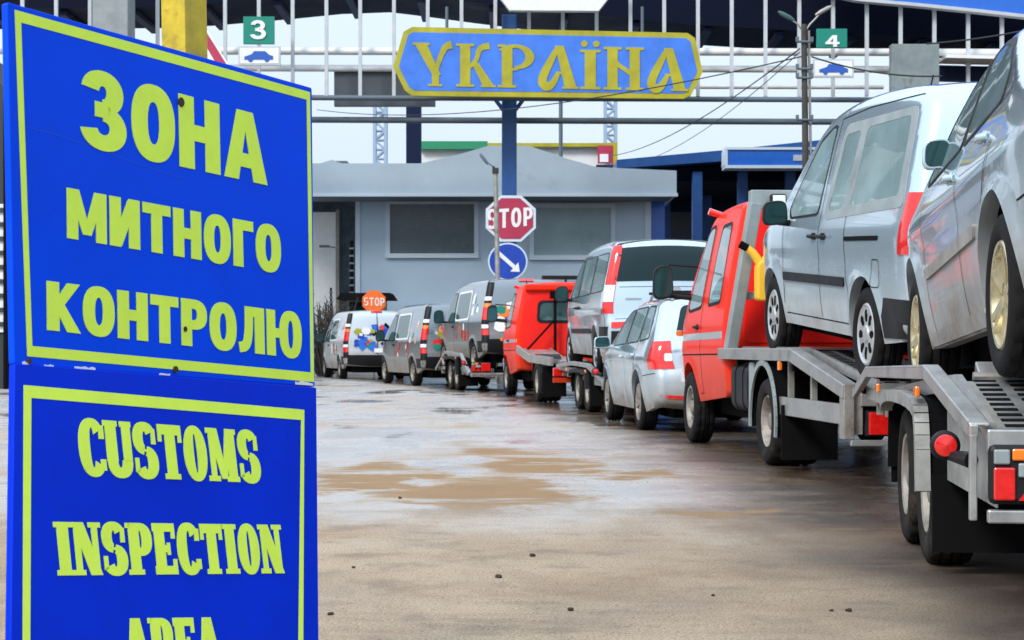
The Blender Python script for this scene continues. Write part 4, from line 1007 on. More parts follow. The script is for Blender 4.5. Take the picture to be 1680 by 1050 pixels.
def far_lorry():
    wb = 4.0
    c, rz = place_rear(.42, 30.8, -.14, .97)
    v = thing('flatbed_lorry', 'red flatbed lorry with short cab and rear cab window, ahead of the people carrier', 'lorry', c, rz)
    x0, H = 2.55, 2.12
    s = cab_shell(x0, wb, H, .965, .04); s.build('cab', 'red', v, grid=.08, holes=[cab_door_glass(wb, H)], ends=[([(-.80, 1.36), (.80, 1.36), (.70, H-.22), (-.70, H-.22)], 1)]); cabin(v, [(3.5, .5), (3.5, -.5)], .9, .9, (4.35, 1.18))
    lorry_common(v, s, wb, x0, H, True)
    b = MB(); s.end(rnd([(-.86, .8), (.86, .8), (.80, 2.0), (-.80, 2.0)], .08), .01, g=.2, mb=b, skirt=.02); b.build('cab_back', 'redback', v)
    f = s.end(rnd([(-.58, 1.38), (.58, 1.38), (.55, 1.80), (-.55, 1.80)], .1), .02, g=.2).build('rear_window', 'black', v)
    s.end(rnd([(-.53, 1.43), (.53, 1.43), (.50, 1.75), (-.50, 1.75)], .1), .026, g=.2).build('pane', 'glass', f)
    b = MB(); b.bar((x0+.0, .80, 2.04), (x0+.0, -.80, 2.04), .12, .12); b.build('roof_spoiler', 'red', v, bevel=.03)
    b = MB(); b.tube([(2.40, .25, .8), (2.42, .25, 1.85)], .028, 8); b.tube([(2.40, .25, 1.45), (2.3, .82, .85)], .02, 8); b.box((2.36, .25, 1.9), (.12, .2, .14)); b.build('lamp_pole', 'under', v)
    b = MB(); b.tube([(3.3, -.1, H), (3.3, -.1, H+.12)], .02, 6); b.bx(3.2, 3.4, -.45, .35, H+.10, H+.17); b.build('light_bar', 'black', v)
    rail = [(-1.6, .70), (.9, .74), (2.4, .90)]
    for sg in (1, -1):
        b = MB()
        for a, e in zip(rail[:-1], rail[1:]): b.bar((a[0], sg*.96, a[1]), (e[0], sg*.96, e[1]), .05, .14)
        b.build('side_rail', 'alud', v, bevel=.006); ramp_track(rail, -1.6, 2.3, sg*.6, .46, v, slots=False)
        b = MB(); pts = [(.45*cos(t), .36+.45*sin(t)) for t in np.linspace(0, pi, 12)]
        for a, e in zip(pts[:-1], pts[1:]): b.bar((a[0], sg*.78, a[1]), (e[0], sg*.78, e[1]), .4, .02)
        b.build('fender', 'black', v)
        MB().bx(-.58, -.56, min(sg*.55, sg*.96), max(sg*.55, sg*.96), .1, .6).build('mudflap', 'rubberdark', v)
        MB().bx(-1.66, -1.60, min(sg*.5, sg*.95), max(sg*.5, sg*.95), .46, .60).build('tail_light', 'redlamp', v, bevel=.01)
    b = MB()
    for sg in (1, -1): b.bx(-1.6, 2.6, sg*.42-.05, sg*.42+.05, .5, .66)
    b.bx(-1.5, 2.5, -.40, .40, .45, .6); b.build('subframe', 'under', v)
    MB().bx(-1.65, -1.6, -.95, .95, .36, .44).build('rear_beam', 'red', v)
    return v
# ------------------------------------------------------------ lettering: every glyph is a set of strokes in a unit-high box
def arc(cx, cy, rx, ry, a0, a1, t, ty=None, n=22, e=1.0):
    """ring sector from a0 to a1 degrees; e < 1 squares the bowl"""
    ty = ty or t; o = []; i_ = []
    for k in range(n+1):
        a = R(a0+(a1-a0)*k/n); c, s = cos(a), sin(a)
        c = math.copysign(abs(c)**e, c); s = math.copysign(abs(s)**e, s)
        o.append((cx+rx*c, cy+ry*s)); i_.append((cx+(rx-t)*c, cy+(ry-ty)*s))
    return [[o[k], o[k+1], i_[k+1], i_[k]] for k in range(n)]
def rect(x0, x1, y0, y1): return [[(x0, y0), (x1, y0), (x1, y1), (x0, y1)]]
def quad(a, b, ta, tb=None):
    """slanted stroke from a to b with horizontal thickness ta at a and tb at b"""
    tb = tb or ta; return [[(a[0]-ta/2, a[1]), (a[0]+ta/2, a[1]), (b[0]+tb/2, b[1]), (b[0]-tb/2, b[1])]]
def stroke(pts, t, sm=2):
    p = chaikin(pts, sm); L = len(p); l_, r_ = [], []
    for i, q in enumerate(p):
        a, b = p[max(0, i-1)], p[min(L-1, i+1)]; d = V((b[0]-a[0], b[1]-a[1])).normalized()
        tt = t if not callable(t) else t(i/(L-1))
        l_.append((q[0]-d[1]*tt/2, q[1]+d[0]*tt/2)); r_.append((q[0]+d[1]*tt/2, q[1]-d[0]*tt/2))
    return [[l_[i], l_[i+1], r_[i+1], r_[i]] for i in range(L-1)]

def sans(ch, t=.30, w=.8, h=.24):
    """bold condensed sans; t stem, w width, h horizontal weight"""
    T, H = t, h
    if ch in 'OО0': return arc(w/2, .5, w/2, .52, 0, 360, T, H, 44, .85), w
    if ch in 'З3': return arc(w*.47, .735, w*.45, .285, -92, 172, T, H*.85, 26, .95)+arc(w*.48, .275, w*.50, .295, -172, 92, T, H*.88, 26, .95)+rect(w*.30, w*.50, .5-H*.38, .5+H*.46), w
    if ch in 'НH': return rect(0, T, 0, 1)+rect(w-T, w, 0, 1)+rect(T*.9, w-T*.9, .5-H*.45, .5+H*.5), w
    if ch in 'АA': W = w*1.12; return quad((W*.5-T*.18, 1), (T*.5, 0), T*.78, T)+quad((W*.5+T*.18, 1), (W-T*.5, 0), T*.78, T)+rect(W*.27, W*.73, .19, .19+H*.85), W
    if ch in 'МM': W = w*1.25; return rect(0, T*.92, 0, 1)+rect(W-T*.92, W, 0, 1)+quad((T*.55, 1), (W/2, .12), T*.95, T*.7)+quad((W-T*.55, 1), (W/2, .12), T*.95, T*.7), W
    if ch == 'И': return rect(0, T, 0, 1)+rect(w-T, w, 0, 1)+quad((w-T*.62, .97), (T*.62, .03), T*.9), w
    if ch in 'ТT': W = w*.96; return rect(W/2-T/2, W/2+T/2, 0, 1-H*.5)+rect(0, W, 1-H*.92, 1), W
    if ch == 'Г': W = w*.78; return rect(0, T, 0, 1)+rect(T*.9, W, 1-H*.92, 1), W
    if ch in 'КK': W = w*1.0; return rect(0, T, 0, 1)+quad((W-T*.5, 1), (T*.75, .47), T*1.05, T*.9)+quad((T*.95, .56), (W-T*.5, 0), T*.9, T*1.12), W
    if ch in 'РP': W = w*.92; return rect(0, T, 0, 1)+rect(T*.9, W*.5, 1-H*.85, 1)+rect(T*.9, W*.5, .36, .36+H*.85)+arc(W*.48, .68, W*.52, .32, -92, 92, T*.95, H*.85, 20, .85), W
    if ch == 'Л': W = w*.98; return rect(W-T, W, 0, 1)+rect(W*.24, W-T*.8, 1-H*.92, 1)+stroke([(W*.24+T*.42, .99), (W*.24+T*.40, .5), (W*.22+T*.2, .14), (0, .10)], T*.82, 2), W
    if ch == 'Ю': W = w*1.42; return rect(0, T*.92, 0, 1)+rect(T*.8, W*.5, .5-H*.42, .5+H*.45)+arc(W*.68, .5, W*.32, .52, 0, 360, T*.92, H*.9, 40, .85), W
    if ch == 'S': return slab('S', t, w, h, False)
    if ch == '4': return rect(w*.55, w*.55+T, 0, 1)+rect(0, w, .22, .22+H)+quad((w*.62, 1), (T*.4, .30), T*.9), w
    return [], w*.5

def ess(w, T, H, e=.9):
    return arc(w/2, .72, w*.48, .30, 28, 262, T, H, 22, e)+arc(w/2, .28, w*.50, .30, -152, 82, T*1.05, H, 22, e)+[[(w*.30, .42+H*.62), (w*.52, .42+H*.62), (w*.72, .58-H*.62), (w*.5, .58-H*.62)]]
def slab(ch, t=.30, w=.78, h=.2, ser=True):
    """bold condensed slab serif"""
    T, H, e = t, h, .085; Z = .10
    def srf(x0, x1, y): return rect(x0-e, x1+e, 0 if y == 0 else 1-Z, Z if y == 0 else 1)
    if ch == 'O': return arc(w/2, .5, w/2, .52, 0, 360, T, H*.7, 40, .9), w
    if ch == 'C': return arc(w*.52, .5, w*.52, .52, 38, 322, T, H*.75, 36, .85)+rect(w*.80, w, .66, .9)+rect(w*.80, w, .10, .30), w
    if ch == 'U': return rect(0, T, .28, 1)+rect(w-T*.8, w, .28, 1)+arc(w/2, .30, w/2, .32, 180, 360, T*.95, H*.85, 24, .85)+srf(.03, T-.03, 1)+srf(w-T*.7, w-.05, 1), w
    if ch == 'S': return ess(w, T*.95, H*.78)+(rect(w*.78, w*.95, .62, .90)+rect(w*.04, w*.20, .10, .36) if ser else []), w
    if ch == 'T': return rect(w/2-T/2, w/2+T/2, 0, 1)+rect(0, w, 1-H*.85, 1)+rect(0, w*.15, .68, 1)+rect(w*.85, w, .68, 1)+srf(w/2-T/2, w/2+T/2, 0), w
    if ch == 'M': W = w*1.3; return rect(.06, .06+T*.55, 0, 1)+rect(W-T-.02, W-.04, 0, 1)+quad((T*.62, 1), (W/2, .05), T, T*.6)+quad((W-T*.62, 1), (W/2, .05), T*.8, T*.5)+srf(.04, T*.8, 0)+srf(W-T, W-.06, 0)+rect(-.02, T, 1-Z, 1)+rect(W-T, W+.02, 1-Z, 1), W
    if ch == 'I': return rect(.06, .06+T, 0, 1)+srf(.06, .06+T, 0)+srf(.06, .06+T, 1), T+.12
    if ch == 'N': W = w*1.05; return rect(.05, .05+T*.55, 0, 1)+rect(W-.05-T*.55, W-.05, 0, 1)+quad((T*.55, 1), (W-T*.5, 0), T*1.05)+srf(.03, T*.7, 0)+rect(-.03, T, 1-Z, 1)+srf(W-T*.7, W-.03, 1), W
    if ch == 'P': return rect(.04, .04+T, 0, 1)+rect(T*.9, w*.55, 1-H*.7, 1)+rect(T*.9, w*.55, .36, .36+H*.7)+arc(w*.5, .68, w*.5, .32, -92, 92, T, H*.7, 20, .85)+srf(.04, .04+T, 0)+rect(-.04, .1, 1-Z, 1), w
    if ch == 'E': return rect(.04, .04+T, 0, 1)+rect(0, w*.94, 1-H*.75, 1)+rect(0, w*.94, 0, H*.75)+rect(T, w*.66, .5-H*.32, .5+H*.32)+rect(w*.78, w*.94, .7, 1)+rect(w*.78, w*.94, 0, .3)+rect(w*.56, w*.70, .38, .62), w*.94
    if ch == 'A': W = w*1.08; return quad((W*.44, 1), (T*.42, 0), T*.55, T*.55)+quad((W*.52, 1), (W-T*.52, 0), T*.9, T*1.05)+rect(W*.25, W*.72, .24, .24+H*.7)+srf(.06, T*.8, 0)+srf(W-T, W-.06, 0), W
    if ch == 'R': return slab('P', t, w, h)[0]+quad((w*.48, .44), (w*.88-T*.2, 0), T*.9, T)+rect(w*.62, w*1.02, 0, Z), w
    return [], w*.5

def ornate(ch):
    """old-style letters with swelling strokes for the hanging sign"""
    if ch == 'У': return quad((.16, .97), (.56, .26), .30, .22)+stroke([(.52, .30), (.66, .70), (.78, .93), (.94, .97)], lambda u: .09+.10*u, 2)+rect(.44, .62, .03, .34)+rect(-.04, .38, .94, 1)+rect(.34, .70, 0, .05), .98
    if ch == 'К': return rect(.10, .36, .02, .98)+rect(0, .46, .94, 1)+rect(0, .46, 0, .06)+stroke([(.34, .46), (.52, .62), (.58, .92), (.84, .96)], lambda u: .08+.08*u, 2)+quad((.48, .56), (.82, .02), .18, .28)+rect(.62, 1.0, 0, .05), .98
    if ch == 'Р': return rect(.10, .37, .02, .98)+rect(0, .46, 0, .06)+rect(.0, .2, .94, 1)+arc(.44, .72, .48, .29, -92, 150, .23, .08, 28)+rect(.3, .5, .40, .46), .93
    if ch == 'А': return quad((.56, .98), (.84, .02), .22, .30)+stroke([(.50, .95), (.36, .70), (.16, .34), (.10, .14), (.22, .02), (.38, .10), (.52, .36)], lambda u: .09+.13*sin(pi*u), 2)+rect(.44, .66, .94, 1)+rect(.62, 1.04, 0, .05)+rect(.46, .70, .34, .40), 1.0
    if ch == 'Ї': return rect(.12, .40, .02, .90)+rect(0, .52, .86, .92)+rect(0, .52, 0, .06)+arc(.11, 1.06, .085, .075, 0, 360, .084, .074, 14)+arc(.41, 1.06, .085, .075, 0, 360, .084, .074, 14), .52
    if ch == 'Н': return rect(.10, .36, .02, .98)+rect(.66, .92, .02, .98)+quad((.30, .62), (.72, .38), .20)+stroke([(.3, .66), (.5, .5), (.72, .36)], .09, 1)+rect(0, .46, .94, 1)+rect(.56, 1.02, .94, 1)+rect(0, .46, 0, .06)+rect(.56, 1.02, 0, .06), 1.02
    return [], .4

def write(mb, text, font, fn, x0, x1, base, cap, gap=.1, hh=.003, **kw):
    """sets a line: fn(u, v, h) places it; it runs from x0 to x1 in u; base and cap give v at both ends ((v0, v1), (v0, v1))"""
    gl = [font(ch, **kw) for ch in text]; tot = sum(g[1] for g in gl)+gap*(len(gl)-1)
    x = 0; i = 0
    for polys, wd in gl:
        for p in polys:
            q = []
            for (a, b) in p:
                f = (x+a)/tot; vb = base[0]+(base[1]-base[0])*f; vc = cap[0]+(cap[1]-cap[0])*f
                q.append((x0+(x1-x0)*f, vb+(vc-vb)*b))
            mb.prism(q, fn, 0.0, hh+(i % 24)*.000012); i += 1
        x += wd+gap
    return mb

# ------------------------------------------------------------ the customs sign
SR = Matrix(((.54324079, -.83880938, -.03589238), (.83720092, .53799417, .09826953), (-.06311951, -.08343315, .99451236)))
SR2 = Matrix(((.54324079, -.82818285, -.13785), (.83720099, .522008, .1631020417), (-.06311951, -.204011825, .97693147)))
ST = V((-1.2069014, 4.3451807, .9045506))
M['scratchblue'] = mat('scratched_blue', (.004, .09, .55), .7)
def customs_sign():
    v = thing('customs_sign', 'tall blue two-panel sign with yellow-green Ukrainian and English customs lettering, on a yellow post', 'sign', (-.88, 4.93, 0))
    inv = Matrix.Translation(V((.88, -4.93, 0)))
    def plane(Rm, off):
        u, n, w_ = Rm.col[0], Rm.col[1], Rm.col[2]
        return lambda a, b, h: inv @ (ST+u*a+w_*b-n*(h+off))
    up, lo = plane(SR, 0), plane(SR2, .004)
    # upper panel
    b = MB(); Q = [(-.007, .898), (1.173, .903), (1.151, -.002), (.006, .002)]
    b.prism(rnd(Q, .008), up, -.022, 0)
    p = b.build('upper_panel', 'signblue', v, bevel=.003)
    b = MB(); e = [(.016, .883), (1.161, .887), (1.146, .012), (.046, .024)]
    i_ = [(.036, .855), (1.145, .861), (1.132, .040), (.062, .050)]
    for k in range(4):
        j = (k+1) % 4; b.prism([e[k], e[j], i_[j], i_[k]], up, 0, .0012)
    b.build('border', 'lime', p)
    for txt, x0, x1, bs, cp, kw in (('ЗОНА', .232, .955, (.578, .574), (.782, .776), dict(t=.27, w=.74, h=.235)),
                                    ('МИТНОГО', .180, 1.008, (.331, .322), (.460, .458), dict(t=.275, w=.74, h=.235)),
                                    ('КОНТРОЛЮ', .110, 1.093, (.093, .078), (.216, .212), dict(t=.275, w=.74, h=.235))):
        write(MB(), txt, sans, up, x0, x1, bs, cp, .075, .0022, **kw).build('lettering', 'lime', p)
    rv = mat('rusty_rivet', (.05, .02, .012), .8)
    for (a, c, r_) in ((.60, .755, .011), (.56, .018, .008), (.60, .13, .006), (.05, .012, .006)):
        b = MB(); b.prism([(a+r_*cos(t), c+r_*1.2*sin(t)) for t in np.linspace(0, 2*pi, 11)[:-1]], up, 0, .006); b.build('rivet', rv, p)
    for q in ([(.05, .595), (.20, .588), (.42, .56), (.60, .545)], [(.92, .185), (.985, .215)]):
        b = MB(); q = chaikin(q, 2)
        for a_, e_ in zip(q[:-1], q[1:]): b.prism([(a_[0], a_[1]-.0007), (e_[0], e_[1]-.0007), (e_[0], e_[1]+.0007), (a_[0], a_[1]+.0007)], up, 0, .0005)
        b.build('scratch', 'scratchblue', p)
    for (a_, e_, hgt) in ((.03, .05, .010), (.20, .27, .008), (.10, .13, .006), (1.06, 1.14, .012), (.50, .54, .004)):
        rg = random.Random(int(a_*999)); b = MB(); top = [(a_+(e_-a_)*k/6, .003+hgt*rg.uniform(.3, 1.)) for k in range(7)]
        b.prism([(a_, .001), (e_, .001)]+top[::-1], up, 0, .0018); b.build('paint_chip', 'white', p)
    # lower panel
    b = MB(); Q = [(.004, -.006), (1.153, -.016), (1.0225, -.76), (-.085, -.70)]
    Q = [(.004, .004), (1.153, -.004), (1.006, -.84), (-.106, -.80)]
    b.prism(rnd(Q, .008), lo, -.022, 0)
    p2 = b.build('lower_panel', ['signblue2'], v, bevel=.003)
    b = MB(); e = [(.025, -.049), (1.082, -.074), (.940, -.84+.03), (-.068, -.785)]
    i_ = [(.045, -.080), (1.062, -.105), (.925, -.80+.02), (-.042, -.755)]
    for k in (0, 1, 3):
        j = (k+1) % 4; b.prism([e[k], e[j], i_[j], i_[k]], lo, 0, .0012)
    b.build('border', 'lime', p2)
    for txt, x0, x1, bs, cp in (('CUSTOMS', .184, .858, (-.270, -.290), (-.126, -.143)), ('INSPECTION', .078, .908, (-.514, -.544), (-.384, -.408)), ('AREA', .270, .615, (-.762, -.778), (-.629, -.648))):
        write(MB(), txt, slab, lo, x0, x1, bs, cp, .055, .0022, t=.34, w=.80, h=.22).build('lettering', 'lime', p2)
    # bolted post behind
    b = MB(); u, n, w_ = SR.col[0], SR.col[1], SR.col[2]
    f = lambda a, b_, h: inv @ (ST+u*a+w_*b_-n*h)
    b.prism(rnd([(.672, -.91), (.765, -.91), (.765, 1.30), (.672, 1.30)], .004), f, -.135, -.045)
    b.build('post', 'postyellow', v, bevel=.012)
    for z in (.72, .2):
        b = MB(); b.prism([(.61, z), (.83, z), (.83, z+.04), (.61, z+.04)], f, -.155, -.135); b.build('post_clamp', 'black', v)
    return v
# ------------------------------------------------------------ ground
def ground():
    m = bpy.data.materials.new('wet_yard'); m.use_nodes = True
    n = m.node_tree.nodes; l = m.node_tree.links; b = n['Principled BSDF']
    tc = n.new('ShaderNodeTexCoord'); P = tc.outputs['Object']
    def noise(scale, det=6, rough=.6, dist=0., vec=None, sx=None):
        q = n.new('ShaderNodeTexNoise'); q.inputs['Scale'].default_value = scale; q.inputs['Detail'].default_value = det
        q.inputs['Roughness'].default_value = rough; q.inputs['Distortion'].default_value = dist
        if sx:
            mp = n.new('ShaderNodeMapping'); mp.inputs['Scale'].default_value = sx; l.new(P, mp.inputs['Vector']); l.new(mp.outputs[0], q.inputs['Vector'])
        else: l.new(vec or P, q.inputs['Vector'])
        return q.outputs['Fac']
    def ramp(x, a, c, lo=0., hi=1., smooth=True):
        q = n.new('ShaderNodeMapRange'); q.interpolation_type = 'SMOOTHSTEP' if smooth else 'LINEAR'
        q.inputs[1].default_value = a; q.inputs[2].default_value = c; q.inputs[3].default_value = lo; q.inputs[4].default_value = hi
        l.new(x, q.inputs[0]); return q.outputs[0]
    def op(k, x, y, clamp=False):
        q = n.new('ShaderNodeMath'); q.operation = k; q.use_clamp = clamp
        for i, a in enumerate((x, y)):
            if isinstance(a, (int, float)): q.inputs[i].default_value = a
            else: l.new(a, q.inputs[i])
        return q.outputs[0]
    def mix(f, x, y):
        q = n.new('ShaderNodeMixRGB'); l.new(f, q.inputs[0])
        for i, a in ((1, x), (2, y)):
            if isinstance(a, tuple): q.inputs[i].default_value = (*a, 1)
            else: l.new(a, q.inputs[i])
        return q.outputs[0]
    big = noise(.22, 5, .6, .6, sx=(1, .5, 1)); mid = noise(.9, 7, .65, .4, sx=(1, .55, 1)); fine = noise(95, 4, .75); grit = noise(240, 2, .6); patch = noise(2.6, 7, .7)
    sx = n.new('ShaderNodeSeparateXYZ'); l.new(P, sx.inputs[0]); X, Y = sx.outputs['X'], sx.outputs['Y']
    wob = noise(1.3, 6, .6); wob2 = noise(.55, 5, .6)
    # stains of dry sand with outlines of their own
    def blob(cx, cy, rx, ry):
        dx = op('DIVIDE', op('SUBTRACT', op('ADD', X, op('MULTIPLY', op('SUBTRACT', wob, .5), 1.6)), cx), rx)
        dy = op('DIVIDE', op('SUBTRACT', op('ADD', Y, op('MULTIPLY', op('SUBTRACT', wob2, .5), 5.)), cy), ry)
        return op('SQRT', op('ADD', op('MULTIPLY', dx, dx), op('MULTIPLY', dy, dy)), 0)
    dist = None
    for c in ((-.22, 11.8, .80, 1.5), (.16, 14.8, .58, 2.1), (-.98, 13.2, .46, 1.0), (-1.5, 12.3, .5, .7), (-1.75, 11.2, .6, .6), (.9, 13.5, .35, .6), (1.25, 10.6, .4, .4), (-.7, 10.9, .5, .3)):
        d = blob(*c); dist = d if dist is None else op('MINIMUM', dist, d)
    sand = op('MULTIPLY', ramp(op('ADD', dist, op('ADD', op('MULTIPLY', op('SUBTRACT', patch, .5), 1.3), op('MULTIPLY', op('SUBTRACT', mid, .5), 1.2))), 1.2, .55), ramp(noise(1.1, 8, .7, .5, sx=(.5, 1.6, 1)), .36, .50))
    # wetness: mostly the middle distance, broken up by noise; dry near the lens
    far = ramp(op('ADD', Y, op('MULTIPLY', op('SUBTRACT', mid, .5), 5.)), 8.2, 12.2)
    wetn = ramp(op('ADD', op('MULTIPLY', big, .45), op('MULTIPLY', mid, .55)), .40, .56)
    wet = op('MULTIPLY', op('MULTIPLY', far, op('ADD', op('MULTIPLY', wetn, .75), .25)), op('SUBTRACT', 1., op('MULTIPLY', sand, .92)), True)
    pud = ramp(noise(.75, 5, .55, .3, sx=(.8, .35, 1)), .56, .63)
    pud = op('MULTIPLY', pud, ramp(Y, 14., 18.), True)
    near = ramp(big, .38, .62)
    c0 = mix(near, (.50, .365, .235), (.39, .315, .245))
    c0 = mix(ramp(mid, .35, .7), c0, (.57, .445, .305))
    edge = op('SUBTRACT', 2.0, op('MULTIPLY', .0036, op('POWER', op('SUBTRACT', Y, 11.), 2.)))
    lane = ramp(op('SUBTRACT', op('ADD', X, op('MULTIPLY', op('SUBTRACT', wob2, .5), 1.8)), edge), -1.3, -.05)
    c0 = mix(lane, c0, mix(patch, (.085, .055, .035), (.045, .033, .026)))   # brown wet lane, darkened further to paint in shade under the vehicles
    c0 = mix(op('MULTIPLY', ramp(patch, .50, .66), .45), c0, (.19, .15, .115))
    c0 = mix(op('MULTIPLY', ramp(noise(.42, 9, .72, .9), .50, .62), .42), c0, (.20, .145, .105))       # damp brown mottling
    c0 = mix(op('MULTIPLY', ramp(noise(7., 6, .75), .56, .70), .3), c0, (.13, .10, .08))
    c0 = mix(op('MULTIPLY', ramp(noise(.8, 8, .7, .8, sx=(.5, .8, 1)), .50, .66), .55), c0, (.30, .19, .10))
    c0 = mix(op('MULTIPLY', wet, op('SUBTRACT', 1., lane)), c0, mix(mid, (.74, .76, .78), (.42, .40, .38)))  # pale colour paints the reflected sky onto the wet part
    c0 = mix(op('MULTIPLY', ramp(noise(1.0, 8, .7, .6, sx=(.4, 1.5, 1)), .54, .66), .38), c0, (.30, .20, .12))     # thin films of mud on the wet part
    c0 = mix(sand, c0, mix(patch, (.45, .29, .14), (.29, .165, .07)))
    sp = mix(ramp(fine, .40, .62), (.55, .55, .55), (1.3, 1.28, 1.25))
    q = n.new('ShaderNodeMixRGB'); q.blend_type = 'MULTIPLY'; q.inputs[0].default_value = .8; l.new(c0, q.inputs[1]); l.new(sp, q.inputs[2])
    q2 = n.new('ShaderNodeMixRGB'); q2.blend_type = 'MULTIPLY'; q2.inputs[0].default_value = .55; l.new(q.outputs[0], q2.inputs[1])
    l.new(mix(ramp(grit, .36, .5), (.35, .33, .31), (1.1, 1.1, 1.1)), q2.inputs[2])
    q3 = n.new('ShaderNodeMixRGB'); q3.blend_type = 'MULTIPLY'; q3.inputs[0].default_value = 1.; l.new(q2.outputs[0], q3.inputs[1])
    l.new(mix(ramp(noise(48, 2, .5), .66, .70), (1., 1., 1.), (.32, .26, .22)), q3.inputs[2])      # scattered dark chippings
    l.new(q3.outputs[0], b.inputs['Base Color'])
    rough = op('SUBTRACT', .74, op('MULTIPLY', wet, .52))
    rough = op('SUBTRACT', rough, op('MULTIPLY', lane, .22)); rough = op('SUBTRACT', rough, op('MULTIPLY', pud, .34), True)
    rough = op('MAXIMUM', rough, .05)
    l.new(rough, b.inputs['Roughness']); b.inputs['Specular IOR Level'].default_value = .45
    bp = n.new('ShaderNodeBump'); bp.inputs['Distance'].default_value = .009
    l.new(op('MULTIPLY', op('SUBTRACT', 1., op('MULTIPLY', pud, .97)), op('SUBTRACT', 1., op('MULTIPLY', wet, .6))), bp.inputs['Strength'])
    l.new(op('ADD', fine, op('MULTIPLY', grit, .4)), bp.inputs['Height']); l.new(bp.outputs[0], b.inputs['Normal'])
    MATS['ground'] = m
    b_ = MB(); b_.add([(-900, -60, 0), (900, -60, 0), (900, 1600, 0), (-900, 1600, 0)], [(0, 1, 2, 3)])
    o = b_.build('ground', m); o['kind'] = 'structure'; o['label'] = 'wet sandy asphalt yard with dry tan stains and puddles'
    return o

def stone(px, py, size, label, seed):
    rg = random.Random(seed); Yd = FPX*CH/(py-HY); p = at(px, py, Yd)
    import bmesh
    b = bmesh.new(); bmesh.ops.create_icosphere(b, subdivisions=2, radius=size)
    for v in b.verts:
        v.co *= rg.uniform(.75, 1.2); v.co.z *= .65; v.co.x *= 1.25
    me = bpy.data.meshes.new('stone'); b.to_mesh(me); b.free(); me.materials.append(MATS.get('dark_stone') or mat('dark_stone', (.045, .032, .022), .9, var=.3))
    o = bpy.data.objects.new('stone', me); col.objects.link(o); o.location = (p.x, p.y, size*.45); o.rotation_euler = (0, 0, rg.uniform(0, 6))
    tag(o, label, 'stone', 'loose dark stones on the yard')

# ------------------------------------------------------------ border canopy
YC = 56.0
def canopy():
    v = thing('border_canopy', 'huge arched border crossing canopy with dark underside, pale pipe trusses and a blue fascia', 'canopy', (0, YC, 0))
    off = V((0, YC, 0)); A = lambda x, y, Yd=YC: at(x, y, YC)-off+V((0, Yd-YC, 0))
    # roof body with an arched lower edge
    lower = [(-420, 60), (-60, 48), (120, 47), (260, 46), (350, 42), (480, 31), (560, 23), (640, 20), (690, 26), (780, 38), (860, 48), (980, 60), (1100, 71), (1250, 80), (1400, 88), (1640, 100), (1800, 112), (2200, 150)]
    up = [(2200, -200), (-420, -200)]
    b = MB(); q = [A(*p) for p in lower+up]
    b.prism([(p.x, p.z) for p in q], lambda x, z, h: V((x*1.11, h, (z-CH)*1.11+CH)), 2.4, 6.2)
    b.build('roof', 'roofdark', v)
    for x in range(-300, 2100, 111):
        z = np.interp(x, [p[0] for p in lower], [p[1] for p in lower]); p = A(x, float(z)+4); b = MB()
        b.bx(p.x*1.11-.12, p.x*1.11+.12, 2.6, 6.1, (p.z-CH)*1.11+CH-.12, (p.z-CH)*1.11+CH+.05)
        b.build('roof_beam', 'navy', v)
    # blue fascia running down to the right
    fl = [(1270, -30), (1400, 0), (1500, 9), (1600, 19), (1680, 28), (1800, 44), (2000, 76)]
    b = MB(); q = [A(*p) for p in fl+[(2000, -90), (1270, -190)]]
    b.prism([(p.x, p.z) for p in q], lambda x, z, h: V((x, h, z)), -.35, -.1); b.build('fascia', 'fasciablue', v)
    q = [A(*p) for p in fl]; b = MB()
    for a, e in zip(q[:-1], q[1:]): b.bar(a+V((0, -.25, -.05)), e+V((0, -.25, -.05)), .34, .10)
    b.build('fascia_trim', 'trussgrey', v)
    # verticals of the front truss
    for k in range(-25, 16):
        x = 1145+55.4*k
        if x > 1690 and k % 2: continue
        b = MB(); p0, p1 = A(x, -80), A(x, 158)
        b.bar(p0, p1, .11, .11, (0, 1, 0)); b.build('truss_post', 'trussgrey', v)
    # horizontals
    for y, r_, mm, dY in ((78, .12, 'white', .5), (103, .11, 'white', .9), (157, .085, 'trussdark', 0), (184, .10, 'trussdark', 1.4), (128, .07, 'white', 1.9)):
        b = MB(); x1 = 2100 if y != 128 else 1470; x0 = -300 if y != 128 else 1150
        a, e = A(x0, y), A(x1, y+(x1-x0)*(.004 if y > 150 else .002)); b.tube([a+V((0, dY, 0)), e+V((0, dY, 0))], r_, 10)
        b.build('truss_pipe', mm, v, smooth=60)
    b = MB(); p0, p1 = A(1545, 97), A(2000, 108); b.bar(p0, p1, 1.2, .10); b.build('ledge', 'white', v)
    b = MB(); p0, p1 = A(1545, 114), A(2000, 126); b.bar(p0+V((0, .8, 0)), p1+V((0, .8, 0)), .5, .45); b.build('ledge_beam', 'navy', v)
    # columns
    for x, wd, mm, y0, dY in ((835.5, .47, 'colblue', 20, .6), (194, 1.08, 'concrete', -60, -.6), (1700, .5, 'colblue', 20, 3.0)):
        p = A(x, y0); b = MB(); b.bx(p.x-wd/2, p.x+wd/2, dY-wd/2, dY+wd/2, 0, p.z); b.build('column', mm, v, bevel=.02)
    p = at(679, 60, 75)-off; b = MB(); b.bx(p.x-.31, p.x+.31, 18.7, 19.3, 0, p.z); b.build('column', 'navy', v, bevel=.02)
    p = at(920, 130, 76)-off; b = MB(); b.tube([(p.x, 20, 0), (p.x, 20, p.z)], .085, 8); b.build('column', 'trussdark', v)
    for x in (835.5,):     # struts from the blue column to the truss
        b = MB(); p = A(x, 190); b.bar((p.x, .6, p.z), tuple(A(x+60, 110)+V((0, .6, 0))), .12, .12); b.bar((p.x, .6, p.z), tuple(A(x-60, 110)+V((0, .6, 0))), .12, .12); b.build('strut', 'colblue', v)
    return v

